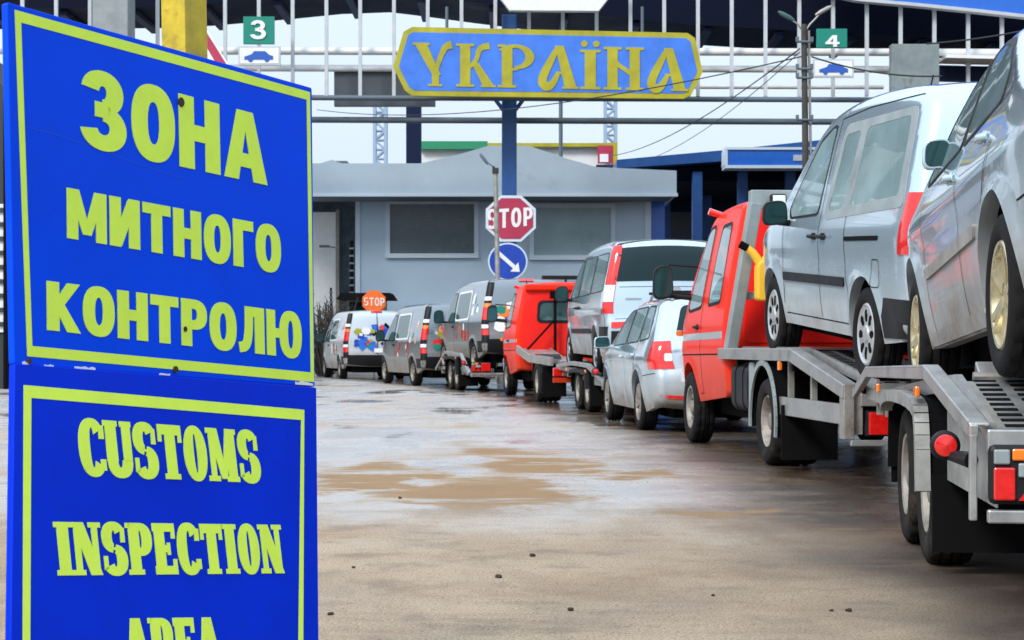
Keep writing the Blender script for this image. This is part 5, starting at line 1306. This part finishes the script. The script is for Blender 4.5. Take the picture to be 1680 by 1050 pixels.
def flat_sign(name, label, cat, px0, py0, px1, py1, Yd, m, group=None, depth=.08, poly=None, edge=None, edge_w=.03, pole=None):
    """rectangular or polygonal board facing the camera road; poly in photo pixels"""
    poly = poly or [(px0, py0), (px1, py0), (px1, py1), (px0, py1)]
    pts = [at(x, y, Yd) for x, y in poly]; c = sum(pts, V())/len(pts)
    v = thing(name, label, cat, c, group=group)
    q = [((p-c).x, (p-c).z) for p in pts]
    fn = lambda a, z, h: V((a, -h, z))
    if edge:
        MB().prism(q, fn, -depth, 0).build('board', edge, v)
        k = [(a-math.copysign(min(edge_w, abs(a)), a) if False else a, z) for a, z in q]
        inner = []
        n = len(q)
        for i in range(n):       # inset the outline
            p, a, b = V(q[i]), V(q[i-1]), V(q[(i+1) % n]); d1, d2 = (p-a).normalized(), (b-p).normalized()
            n1, n2 = V((d1.y, -d1.x)), V((d2.y, -d2.x))
            s = 1 if sum(q[j][0]*q[(j+1) % n][1]-q[(j+1) % n][0]*q[j][1] for j in range(n)) < 0 else -1
            m_ = (n1+n2); m_ = m_/max(.3, m_.dot(n1)); inner.append(tuple(p+m_*edge_w*s))
        MB().prism(inner, fn, .001, .012).build('face', m, v)
    else:
        MB().prism(q, fn, -depth, 0).build('board', m, v, bevel=.01)
    if pole:
        MB().tube([V((pole[0], .06+depth, -c.z)), V((pole[0], .06+depth, pole[1]))], pole[2], 10).build('post', 'galv', v, smooth=60)
    return v, c, fn

def px_fn(c, Yd):
    """letters given in photo pixels on a board at depth Yd with origin c"""
    return lambda a, b, h: at(a, b, Yd)-c+V((0, -.014-h, 0))

def signs():
    # country name
    Yd = 54.4
    poly = [(676, 44), (1128, 54), (1140, 62), (1153, 118), (1134, 156), (1122, 162), (676, 157), (664, 148), (645, 110), (662, 52)]
    v, c, fn = flat_sign('country_sign', 'long hexagonal blue sign with yellow border and ornate Ukrainian lettering, hung under the canopy', 'sign', 0, 0, 0, 0, Yd, 'ukrblue', depth=.2, poly=poly, edge='ukryellow', edge_w=.16)
    mb = MB()
    write(mb, 'УКРАЇНА', ornate, px_fn(c, Yd), 680, 1126, (141, 150), (70, 80), .07, .02)
    mb.build('lettering', 'ukryellow', v)
    b = MB()
    for x in (730, 1060):
        p = at(x, 60, Yd)-c; b.bx(p.x-.05, p.x+.05, .2, 1.6, p.z-.05, p.z+.05); b.tube([(p.x, 1.6, p.z), (p.x, 1.6, p.z+1.2)], .05, 8)
    b.build('bracket', 'trussdark', v)
    # lane numbers and pictograms
    for num, x0, y0, x1, y1, w0 in (('3', 399, 27, 450, 72, (411, 437)), ('4', 1340, 47, 1390, 78, (1354, 1377))):
        v, c, fn = flat_sign('lane_sign', f'green lane board with white number {num} on the canopy truss', 'sign', x0, y0, x1, y1, 55.2, 'green', 'green lane number boards', .12)
        mb = MB(); y1t = 64 if num == '3' else 90; yt = 34 if num == '3' else 58
        write(mb, num, sans, px_fn(c, 55.2), w0[0], w0[1], (y1t, y1t) if num == '3' else (77, 77), (yt, yt), .1, .02, t=.2, w=.72, h=.2); mb.build('number', 'white', v)
    for k, (x0, y0, x1, y1, lab) in enumerate(((391, 76, 460, 107, 'white board with blue car pictogram under green lane board number 3'), (1334, 97, 1401, 127, 'white board with blue car pictogram below green lane board number 4'))):
        v, c, fn = flat_sign('pictogram_sign', lab, 'sign', x0, y0, x1, y1, 55.0, 'white', 'car pictogram boards', .1, edge='trussgrey', edge_w=.05)
        f = px_fn(c, 55.0); dx, dy = x0, y0
        car = [(10, 17), (22, 13), (26, 8), (44, 8), (51, 14), (57, 16), (57, 22), (10, 22)]
        b = MB(); b.prism([(dx+a, dy+q) for a, q in car], f, 0, .01)
        for a in (20, 47): b.prism([(dx+a+4*cos(t), dy+22+4*sin(t)) for t in np.linspace(0, 2*pi, 13)[:-1]], f, 0, .012)
        b.build('pictogram', 'pictblue', v)
    # big stop and keep-right signs on the blue column
    oc = [(838+44.5*cos(R(22.5+45*k)), 358.5+41*sin(R(22.5+45*k))) for k in range(8)]
    v, c, fn = flat_sign('stop_sign', 'big faded crimson octagonal stop sign on the blue column', 'sign', 0, 0, 0, 0, 55.9, 'stopred', depth=.08, poly=oc, edge='boothtrim', edge_w=.085)
    write(MB(), 'STOP', lambda ch, **k: sans(ch, **k), px_fn(c, 55.9), 799, 874, (376, 370), (344, 340), .16, .012, t=.24, w=.72, h=.19).build('lettering', 'white', v)
    ci = [(833+32.5*cos(t), 429+31*sin(t)) for t in np.linspace(0, 2*pi, 37)[:-1]]
    v, c, fn = flat_sign('direction_sign', 'round blue sign with a white arrow pointing down right, below the crimson stop sign', 'sign', 0, 0, 0, 0, 55.9, 'roundblue', depth=.07, poly=ci, edge='boothtrim', edge_w=.05)
    b = MB(); f = px_fn(c, 55.9)
    a0, a1 = V((813, 411)), V((846, 440)); d = (a1-a0).normalized(); nn = V((-d.y, d.x))
    b.prism([tuple(a0+nn*3.2), tuple(a0-nn*3.2), tuple(a1-nn*3.2), tuple(a1+nn*3.2)], f, 0, .01)
    tip = a1+d*9; b.prism([tuple(tip), tuple(a1+nn*10-d*3), tuple(a1-nn*10-d*3)], f, 0, .012)
    b.build('arrow', 'white', v)
    # orange stop
    oc = [(613.5+20.5*cos(R(22.5+45*k)), 495+19.5*sin(R(22.5+45*k))) for k in range(8)]
    v, c, fn = flat_sign('stop_sign', 'small bright orange octagonal stop sign behind the farthest white van', 'sign', 0, 0, 0, 0, 58.5, 'stoporange', depth=.04, poly=oc, edge='stoporange', edge_w=.03, pole=(0, .1, .035))
    write(MB(), 'STOP', lambda ch, **k: sans(ch, **k), px_fn(c, 58.5), 597, 631, (501, 502), (488, 489), .16, .008, t=.20, w=.72, h=.17).build('lettering', 'white', v)
    # blank boards
    v, c, fn = flat_sign('blank_panel', 'dark grey blank panel hanging from the truss behind the country sign', 'panel', 548, 112, 714, 174, 57.0, 'greypanel', depth=.25)
    b = MB(); b.bx(-1.6, 1.6, .0, .2, .6, .68); b.build('hanger', 'trussgrey', v)
    v, c, fn = flat_sign('blank_panel', 'rust stained concrete grey board on the truss right of the lamp pole', 'panel', 1463, 72, 1541, 160, 55.3, 'concrust', depth=.4)
    b = MB(); b.bx(-.7, .7, .4, .6, -.1, .1); b.build('hanger', 'trussdark', v)
    v, c, fn = flat_sign('canopy_board', 'white board with cut lower corners at the top of the picture above the country sign', 'panel', 0, 0, 0, 0, 55.2, 'white', depth=.3, poly=[(800, -30), (1020, -30), (982, 18), (836, 17)])
    # triangular warning sign whose right side shows beside the yellow post
    Yd = 30.
    v, c, fn = flat_sign('warning_sign', 'white triangular warning sign with red border peeping out right of the yellow post', 'sign', 0, 0, 0, 0, Yd, 'stopred', depth=.03, poly=[(323, 22), (379, 112), (267, 112)], edge='white', edge_w=.03, pole=(0, .1, .03))
    MB().prism([(323, 50), (352, 100), (294, 100)], px_fn(c, Yd), 0, .002).build('face_centre', 'white', v)

# ------------------------------------------------------------ buildings
def booth():
    Yw = 63.0
    v = thing('customs_booth', 'large grey customs building with gabled fascia and two wide windows behind the vehicles', 'building', (0, Yw, 0))
    off = V((0, Yw, 0)); A = lambda x, y: at(x, y, Yw)-off
    b = MB(); p0, p1 = A(586, 312), A(1062, 312); b.bx(p0.x, p1.x, 0, 9, 0, p0.z); b.build('wall', 'booth', v)
    p2 = A(440, 312); b = MB(); b.bx(p2.x, p0.x, 1.8, 9, 0, p0.z-.1); b.build('side_wing', 'stone', v)
    for x0, x1 in ((583, 591), (1058, 1068)):
        a, e = A(x0, 320), A(x1, 320); MB().bx(a.x, e.x, -.05, .1, 0, p0.z).build('corner_trim', 'boothtrim', v)
    Yf = 61.2; F = lambda x, y: at(x, y, Yf)-off
    out = [(400, 316), (1110, 321), (1110, 280), (978, 274), (930, 260), (868, 239), (802, 239), (750, 254), (690, 268), (560, 268), (545, 262), (525, 268), (400, 268)]
    q = [F(x, y) for x, y in out]
    MB().prism([(p.x, p.z) for p in q], lambda a, z, h: V((a, h, z)), Yf-Yw, 9.4).build('roof_fascia', 'fascia', v)
    a, e = F(400, 318), F(1112, 321); b = MB(); b.bx(a.x, e.x, Yf-Yw-.06, Yf-Yw+.1, e.z-.03, e.z+.08); b.build('fascia_edge', 'boothtrim', v)
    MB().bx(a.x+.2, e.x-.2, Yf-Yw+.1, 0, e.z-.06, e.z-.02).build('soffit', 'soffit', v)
    for x0, y0, x1, y1, m in ((640, 335, 778, 416, 'windark'), (876, 341, 1002, 419, 'winpale')):
        a, e = A(x0, y1), A(x1, y0); t = .16
        b = MB(); b.bx(a.x-t, e.x+t, -.10, .02, e.z, e.z+t); b.bx(a.x-t, e.x+t, -.13, .02, a.z-t, a.z); b.bx(a.x-t, a.x, -.095, .02, a.z, e.z); b.bx(e.x, e.x+t, -.095, .02, a.z, e.z)
        f = b.build('window', 'boothtrim', v)
        MB().bx(a.x, e.x, -.03, .02, a.z, e.z).build('pane', m, f)
    a = A(1080, 330); b = MB(); b.bx(a.x-.28, a.x+.28, .6, 1.1, 0, p0.z); b.build('downpipe_post', 'fasciablue', v)
    b = MB()
    for x, y in ((545, 262),): p = F(x, y); b.bx(p.x-.25, p.x+.25, 1, 2, p.z-.1, p.z+.25)
    b.build('roof_unit', 'concrete', v)
    return v

def blue_canopy():
    Yd = 74.0
    v = thing('side_canopy', 'low dark blue roofed canopy with blue columns right of the grey building', 'canopy', (0, Yd, 0))
    off = V((0, Yd, 0)); A = lambda x, y, dy=0.: at(x, y, Yd)-off+V((0, dy, 0))
    b = MB(); q = [A(1012, 262), A(1190, 246), A(1420, 222), A(1700, 190), A(1700, 240), A(1420, 262), A(1190, 264), A(1012, 276)]
    b.prism([(p.x, p.z) for p in q], lambda a, z, h: V((a, h, z)), 0, 26); b.build('roof', 'colblue', v)
    a, e = A(1188, 276), A(1440, 251); b = MB(); b.bx(a.x, e.x, -1.2, -.2, a.z, e.z); f = b.build('fascia_box', 'fasciablue', v)
    b = MB(); b.bx(a.x-.1, e.x, -1.26, -.1, a.z-.12, a.z); b.bx(a.x-.1, e.x, -1.26, -.1, e.z, e.z+.1); b.bx(a.x-.12, a.x, -1.25, -.1, a.z, e.z); b.build('fascia_trim', 'boothtrim', f)
    p = A(1307, 264); MB().bx(p.x-.33, p.x+.33, -1.24, -1.2, p.z-.12, p.z+.12).build('fascia_label', 'trussgrey', f)
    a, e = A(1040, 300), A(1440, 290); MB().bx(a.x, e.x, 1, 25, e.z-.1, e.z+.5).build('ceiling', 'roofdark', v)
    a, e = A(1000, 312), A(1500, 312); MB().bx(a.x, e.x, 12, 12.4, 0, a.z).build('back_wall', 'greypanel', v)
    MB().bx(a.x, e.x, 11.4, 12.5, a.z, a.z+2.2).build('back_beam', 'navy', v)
    for x, dy in ((1146, .4), (1221, .4), (1300, .4), (1400, .4), (1120, 8), (1195, 8)):
        p = A(x, 280); w_ = .2; MB().bx(p.x-w_, p.x+w_, dy, dy+.4, 0, p.z).build('column', 'colblue', v)
    return v

def low_building():
    Yd = 90.
    v = thing('terminal_building', 'long pale building with green and yellow eaves showing above the grey gable', 'building', (0, Yd, 0))
    off = V((0, Yd, 0)); A = lambda x, y: at(x, y, Yd)-off
    a, e = A(690, 300), A(1002, 242); MB().bx(a.x, e.x, 0, 14, 0, e.z).build('wall', 'white', v)
    a, e = A(688, 246), A(800, 233); MB().bx(a.x, e.x, -.4, 14.3, a.z, e.z).build('eaves', 'greenroof', v)
    a, e = A(800, 242), A(1008, 236); MB().bx(a.x, e.x, -.4, 14.3, a.z, e.z).build('eaves', 'ukryellow', v)
    a, e = A(980, 270), A(1006, 241); MB().bx(a.x, e.x, -.6, -.45, a.z, e.z).build('notice', 'stopred', v)
    a, e = A(983, 268), A(997, 255); MB().bx(a.x, e.x, -.64, -.6, a.z, e.z).build('notice_face', 'white', v)
    a, e = A(1005, 276), A(1012, 236); MB().bx(a.x, e.x, -.64, -.45, 0, e.z).build('corner_post', 'ukryellow', v)
    return v

def lattice_tower(px0, px1, ytop, Yd, label):
    a, e = at(px0, ytop, Yd), at(px1, ytop, Yd)
    v = thing('lattice_mast', label, 'mast', ((a.x+e.x)/2, Yd, 0), group='pale lattice masts')
    w_ = (e.x-a.x)/2; b = MB(); H = a.z
    for i in (-1, 1):
        for j in (-1, 1): b.bar((i*w_, j*w_, 0), (i*w_, j*w_, H), .16, .16)
    b.build('leg_frame', 'mastblue', v)
    b = MB(); z = 0.; k = 0
    while z < H-.1:
        z2 = min(H, z+w_*1.7)
        for j in (-1, 1):
            b.bar((-w_*(-1)**k, j*w_, z), (w_*(-1)**k, j*w_, z2), .09, .09); b.bar((-w_, j*w_, z2), (w_, j*w_, z2), .07, .07)
            b.bar((j*w_, -w_*(-1)**k, z), (j*w_, w_*(-1)**k, z2), .09, .09)
        z = z2; k += 1
    b.build('lacing', 'mastblue', v)

M['lampteal'] = mat('dull_teal', (.04, .10, .10), .5)
def lamp_poles():
    Yd = 30.
    p = at(1326, 300, Yd)
    v = thing('utility_pole', 'tall dark wooden lamp pole with two lamp heads rising behind the silver van', 'pole', (p.x, Yd, 0))
    top = at(1319, 40, Yd); H = top.z; dx = top.x-p.x
    b = MB(); b.tube([(0, 0, 0), (dx*.5, 0, H*.5), (dx, 0, H)], [.07, .06, .048], 12); b.build('shaft', 'wood', v, smooth=60)
    b = MB(); b.tube([(.10, .03, 0), (.10+dx*.5, .03, H*.5), (.085+dx, .03, H-.1)], .022, 8); b.build('conduit', 'alud', v, smooth=60)
    for q, r_ in (((1291, 27), -1), ((1350, 18), 1)):
        e = at(q[0], q[1], Yd)-V((p.x, Yd, 0)); b = MB(); b.tube([(dx, 0, H-.15), (dx+.1*r_, 0, H), tuple(e)], .016, 6)
        f = b.build('lamp_arm', 'galv', v)
        d = V((r_*.8, 0, .45)).normalized(); b = MB(); c = e
        b.tube([c-d*.14, c-d*.05, c+d*.1, c+d*.17], [.02, .04, .038, .015], 10); b.build('lamp_head', 'alud' if r_ > 0 else 'lampteal', f, smooth=60)
    b = MB()
    for z in (H-.3, H-.75, H-.9, H-1.6): b.tube([(dx-.13, -.06, z), (dx+.13, -.06, z)], .022, 6); b.box((dx-.12, -.06, z+.04), (.05, .05, .08)); b.box((dx+.12, -.06, z+.04), (.05, .05, .08))
    b.build('insulator', 'trussdark', v)
    # wires
    P = at(1312, 80, Yd); Q = at(1318, 92, Yd)
    def wire(a, e, sag, label, r_=.012):
        pts = []
        for i in range(25):
            t = i/24; q = a.lerp(e, t); q = q+V((0, 0, -sag*4*t*(1-t))); pts.append(q-a)
        b = MB(); b.tube(pts, r_, 5); o = b.build('overhead_wire', 'wire', None); o.location = a
        tag(o, label, 'wire', 'wires strung from the tall lamp pole')
    wire(P, at(1000, 256, 62.), .35, 'lower sagging wire from the tall lamp pole down to the grey building', .012)
    wire(P+V((0, 0, -.06)), at(995, 272, 62.), .55, 'lowest thin slack wire from the tall lamp pole to the grey building', .008)
    wire(Q, at(520, 180, 60.), .5, 'long flat wire crossing in front of the country sign', .012)
    wire(at(1331, 93, Yd), at(1545, 125, 30.), .1, 'wire running right from the pole across the stained board', .014)
    wire(at(1520, 72, 36), at(1800, 20, 36), .1, 'pale cable sloping up at the upper right corner', .018)
    # small lamp post in front of the stop sign
    Yd = 47.; p = at(818, 455, Yd); t = at(811, 280, Yd)
    v = thing('lamp_post', 'thin grey lamp post with a tilted arm standing in front of the crimson stop sign', 'pole', (p.x+.03, Yd, 0))
    H = t.z; dx = t.x-p.x; b = MB(); b.tube([(.0, 0, 0), (dx, 0, H)], [.075, .06], 10); b.build('shaft', 'alud', v, smooth=60)
    b = MB(); b.tube([(dx, 0, H-.05), (dx-.06, -.02, H+.12)], .03, 8); b.box((dx, 0, H), (.17, .17, .14)); b.tube([(dx-.05, 0, H+.08), (dx-.18, 0, H+.2)], .014, 6); b.build('bracket', 'wire', v)
    e = at(793, 262, Yd)-V((p.x, Yd, 0)); b = MB(); d = V((-.62, 0, .8)).normalized(); b.tube([e-d*.16, e-d*.06, e+d*.14, e+d*.2], [.025, .045, .04, .02], 8); b.build('lamp_head', 'trussdark', v, smooth=60)

def left_things():
    Yd = 40.
    p = at(34, 163, Yd)
    v = thing('dark_building', 'dark clad building with barred pale window at the left edge behind the blue sign', 'building', (p.x, Yd, 0))
    q = [(0, 0), (0, p.z), (-2.6, p.z+2.0), (-9, p.z+2.0), (-9, 0)]
    MB().prism(q, lambda a, z, h: V((a, h, z)), 0, 12).build('wall', 'darkbuild', v)
    a = at(2, 600, Yd)-V((p.x, Yd, 0)); zt, zb = at(0, 335, Yd).z, at(0, 545, Yd).z
    b = MB(); b.bx(-1.2, -.09, -.06, .02, zb, zt); f = b.build('window', 'white', v)
    b = MB()
    for k in range(9): b.bx(-1.15, -.08, -.12, -.07, zb+(zt-zb)*(k+.4)/9, zb+(zt-zb)*(k+.4)/9+.10)
    b.build('window_bars', 'darkbuild', f)
    b = MB(); b.tube([(-.28, -.14, 0), (-.28, -.14, p.z)], .07, 8); b.build('downpipe', 'under', v)
    # tall pale panel and its lamp
    Yd = 64.; a, e = at(500, 348, Yd), at(551, 348, Yd)
    v = thing('panel_wall', 'tall plain white panel between the blue sign and the grey building', 'wall', ((a.x+e.x)/2, Yd, 0)); w_ = (e.x-a.x)/2
    b = MB(); b.bx(-w_-1.5, w_, 0, .3, 0, a.z); b.build('panel', 'white', v)
    b = MB(); b.bx(w_, w_+.12, -.05, .35, 0, a.z+.1); b.build('edge_post', 'rimsteel', v)
    b = MB(); p = at(545, 406, Yd); b.tube([(p.x-v.location.x+.1, -.05, p.z), (p.x-v.location.x-.35, -.9, p.z+.02)], .02, 6); b.box((p.x-v.location.x-.2, -.7, p.z), (.35, .2, .08)); b.build('wall_lamp', 'trussdark', v)
    for px, y0, Yd, r_, lab in ((577, 395, 60.5, .055, 'thin black post in front of the stone side of the grey building'), (543, 472, 59., .035, 'short thin grey post by the bare bush')):
        p = at(px, y0, Yd); v = thing('post', lab, 'post', (p.x, Yd, 0))
        MB().tube([(0, 0, 0), (0, 0, p.z)], r_, 8).build('shaft', 'under', v, smooth=60)
        b = MB()
        for k in range(8): b.bx(-r_-.02, r_+.02, -r_-.02, r_+.02, p.z*(.55+.055*k), p.z*(.55+.055*k)+.06)
        b.build('collar', 'trussdark', v)
    Yd = 60.; a, e = at(558, 486, Yd), at(642, 486, Yd)
    v = thing('guard_hut', 'small hut with dark overhanging roof behind the orange stop sign', 'hut', ((a.x+e.x)/2, Yd, 0)); w_ = (e.x-a.x)/2
    MB().bx(-w_+.25, w_-.25, 0, 1.6, 0, a.z-.12).build('wall', 'concrete', v)
    b = MB(); b.box((0, .8, a.z), (2*w_+.2, 2.3, .22), top=(.86, .8)); b.build('roof', 'under', v)
    b = MB(); b.bx(-w_+.3, w_-.3, -.03, .01, a.z-.9, a.z-.2); b.build('window', 'darkglass', v)
    Yd = 57.; p = at(533, 500, Yd)
    v = thing('bare_bush', 'leafless twiggy bush between the blue sign and the farthest van', 'bush', (p.x, Yd, 0))
    rg = random.Random(3); b = MB()
    for i in range(150):
        a = rg.uniform(0, 2*pi); sp = rg.uniform(.1, 1.0); h = rg.uniform(1.1, 2.5)
        x, y = cos(a)*sp*1.2, sin(a)*sp*.7
        pts = [(x*.2, y*.2, 0), (x*.6+rg.uniform(-.1, .1), y*.6, h*.5), (x+rg.uniform(-.2, .2), y+rg.uniform(-.2, .2), h)]
        b.tube(pts, [.025, .016, .008], 4)
        for k in range(3):
            q = V(pts[1]).lerp(V(pts[2]), rg.uniform(0, 1)); b.tube([q, q+V((rg.uniform(-.3, .3), rg.uniform(-.2, .2), rg.uniform(.1, .4)))], [.012, .006], 4)
    b.build('twigs', 'twig', v)
    # woods added round the yard, mostly out of view, to darken side reflections
    b = MB(); rg = random.Random(5); N = 260; vs = []
    for i in range(N):
        t = 2*pi*i/N; r_ = 105+75*abs(sin(t))**3; h = 6.5+1.8*sin(i*.31)+1.6*sin(i*.83)+rg.uniform(-1., 1.2)
        for k, hh in ((0, -1), (0, h*.8), (3, h), (9, h*.75)): vs.append(((r_+k)*cos(t), 55+(r_+k)*sin(t), hh))
    b.add(vs, [(4*i+k, 4*i+k+1, 4*((i+1) % N)+k+1, 4*((i+1) % N)+k) for i in range(N) for k in range(3)])
    o = b.build('added_woods', mat('added_woods_dark', (.045, .052, .045), .95, var=.5, vscale=.25, spec=.1)); o['kind'] = 'stuff'; o['label'] = 'added dark ring of woods round the yard, for darker reflections on the vehicles'

def small_things(lorry):
    a, e = at(979, 538, 25.7), at(1001, 612, 24.9)
    v = thing('tie_down_strap', 'rusty orange tie-down strap running down from the people carrier to its trailer', 'strap', e)
    b = MB(); b.bar(V((0, 0, 0)), a-e, .05, .012, (0, 1, 0)); b.build('webbing', 'strap', v)
    b = MB(); b.box((a-e)*.35, (.09, .05, .16), (0, -.1, 0)); b.build('ratchet', 'rimsteel', v, bevel=.01)
    # yellow jerrycan standing on the headboard's lower bar
    v = thing('jerrycan', 'yellow plastic jerrycan with black spout hung on the grey headboard of the red lorry', 'can', (2.22, 15.50, 1.36), R(5))
    b = MB(); q = rnd([(-.12, -.02), (.14, -.02), (.14, .30), (.02, .38), (-.12, .30)], .04)
    b.prism(q, lambda a, z, h: V((a, h, z)), -.075, .075); b.build('body', 'yellowcan', v, bevel=.015)
    b = MB(); b.tube([(-.08, 0, .30), (-.15, 0, .40), (-.20, 0, .44)], [.04, .035, .03], 10); b.build('neck', 'yellowcan', v, smooth=50)
    b = MB(); b.tube([(-.195, 0, .435), (-.26, 0, .47)], .034, 10); b.build('spout_cap', 'under', v)
    b = MB(); b.tube([(-.06, 0, .33), (.0, 0, .44), (.09, 0, .42), (.12, 0, .30)], .016, 8); b.build('handle', 'yellowcan', v, smooth=50)
    v = thing('wheel_chock', 'small steel wheel chock wedged in front of the rear wheel on the near trailer', 'chock', (1.93, 7.16, .80), R(84))
    b = MB(); b.prism([(-.10, 0), (.12, 0), (.10, .09), (.04, .06)], lambda a, z, h: V((a, h, z)), -.07, .07); b.build('wedge', 'alu', v, bevel=.006)
    b = MB(); b.tube([(-.05, -.10, .03), (-.05, .10, .03)], .018, 8); b.build('pin', 'alud', v)

# ------------------------------------------------------------ build it all
M['strap'] = mat('orange_webbing', (.42, .13, .03), .8)
M['mastblue'] = mat('mastblue', (.30, .40, .55), .5)
ground(); canopy(); booth(); blue_canopy(); low_building()
lattice_tower(615, 633, 152, 95., 'pale blue lattice mast left of the dark canopy column')
lattice_tower(993, 1010, 160, 95., 'pale blue lattice mast right of the blue canopy column')
signs(); left_things(); lamp_poles()
customs_sign()
near_lorry(); caddy()
car_trailer('nearest aluminium car trailer with perforated ramps, under the muddy silver saloon', 1.785, 7.87, .113,
            [(-1.79, .69), (-.42, .87), (2.45, .83), (3.42, .68)], [0, .84], 0, [(-1.77, .665), (-.95, .815), (-.2, .79), (1.8, .69), (3.2, .67)], .33, True, .945, 'car trailers in the queue')
near_car(); wagon(); far_lorry()
car_trailer('grey car trailer hitched to the flatbed lorry, under the people carrier', 1.06, 25.95, -.11,
            [(-1.7, .50), (-.3, .70), (1.3, .72), (2.9, .66)], [0, .95], 0, [(-1.7, .50), (-.2, .58), (1.2, .58), (3.2, .62)], .32, False, .95, 'car trailers in the queue')
minivan()
car_trailer('car trailer with humped side rail carrying a grey panel van, ahead of the flatbed lorry', -1.22, 38.75, -.2,
            [(-1.75, .42), (-.75, .80), (1.3, .84), (2.6, .45)], [0, .85], 0, [(-1.75, .46), (-.3, .48), (1.2, .48), (2.6, .46)], .33, False, .96, 'car trailers in the queue')
G = 'grey panel vans covered with adverts'
panel_van('grey panel van with bright adverts loaded on the trailer ahead of the flatbed lorry', -.84, 38.3, -.25, .40, 0, 'steelgrey', 2, G)
panel_van('grey panel van on the road, towing the trailer, second from the blue sign', -2.40, 43.1, -.30, 0, 0, 'steelgrey', 5, G)
panel_van('white panel van with bright adverts, farthest in the queue, next to the blue sign', -5.0, 51.9, -.25, 0, 0, 'whitevan', 9, G)
small_things(None)
for i, (x, y, s_, lab) in enumerate(((818, 948, .014, 'dark stone, larger of two in the middle of the yard, nearer the camera'), (873, 913, .013, 'dark flat stone in the middle of the yard, farther from the camera'),
        (936, 1002, .011, 'small dark pebble near the bottom centre of the yard'), (1392, 1003, .011, 'dark stone in the foreground below the near trailer'), (543, 1009, .010, 'small dark stone beside the foot of the blue sign'),
        (1364, 1003, .007, 'tiny pebble just left of the stone below the near trailer'), (656, 818, .012, 'small dark stone on the wet yard by the tan stain'), (1170, 978, .008, 'tiny reddish pebble in the right foreground'), (580, 932, .008, 'tiny pebble on the yard right of the blue sign'))):
    stone(x, y, s_, lab, i)
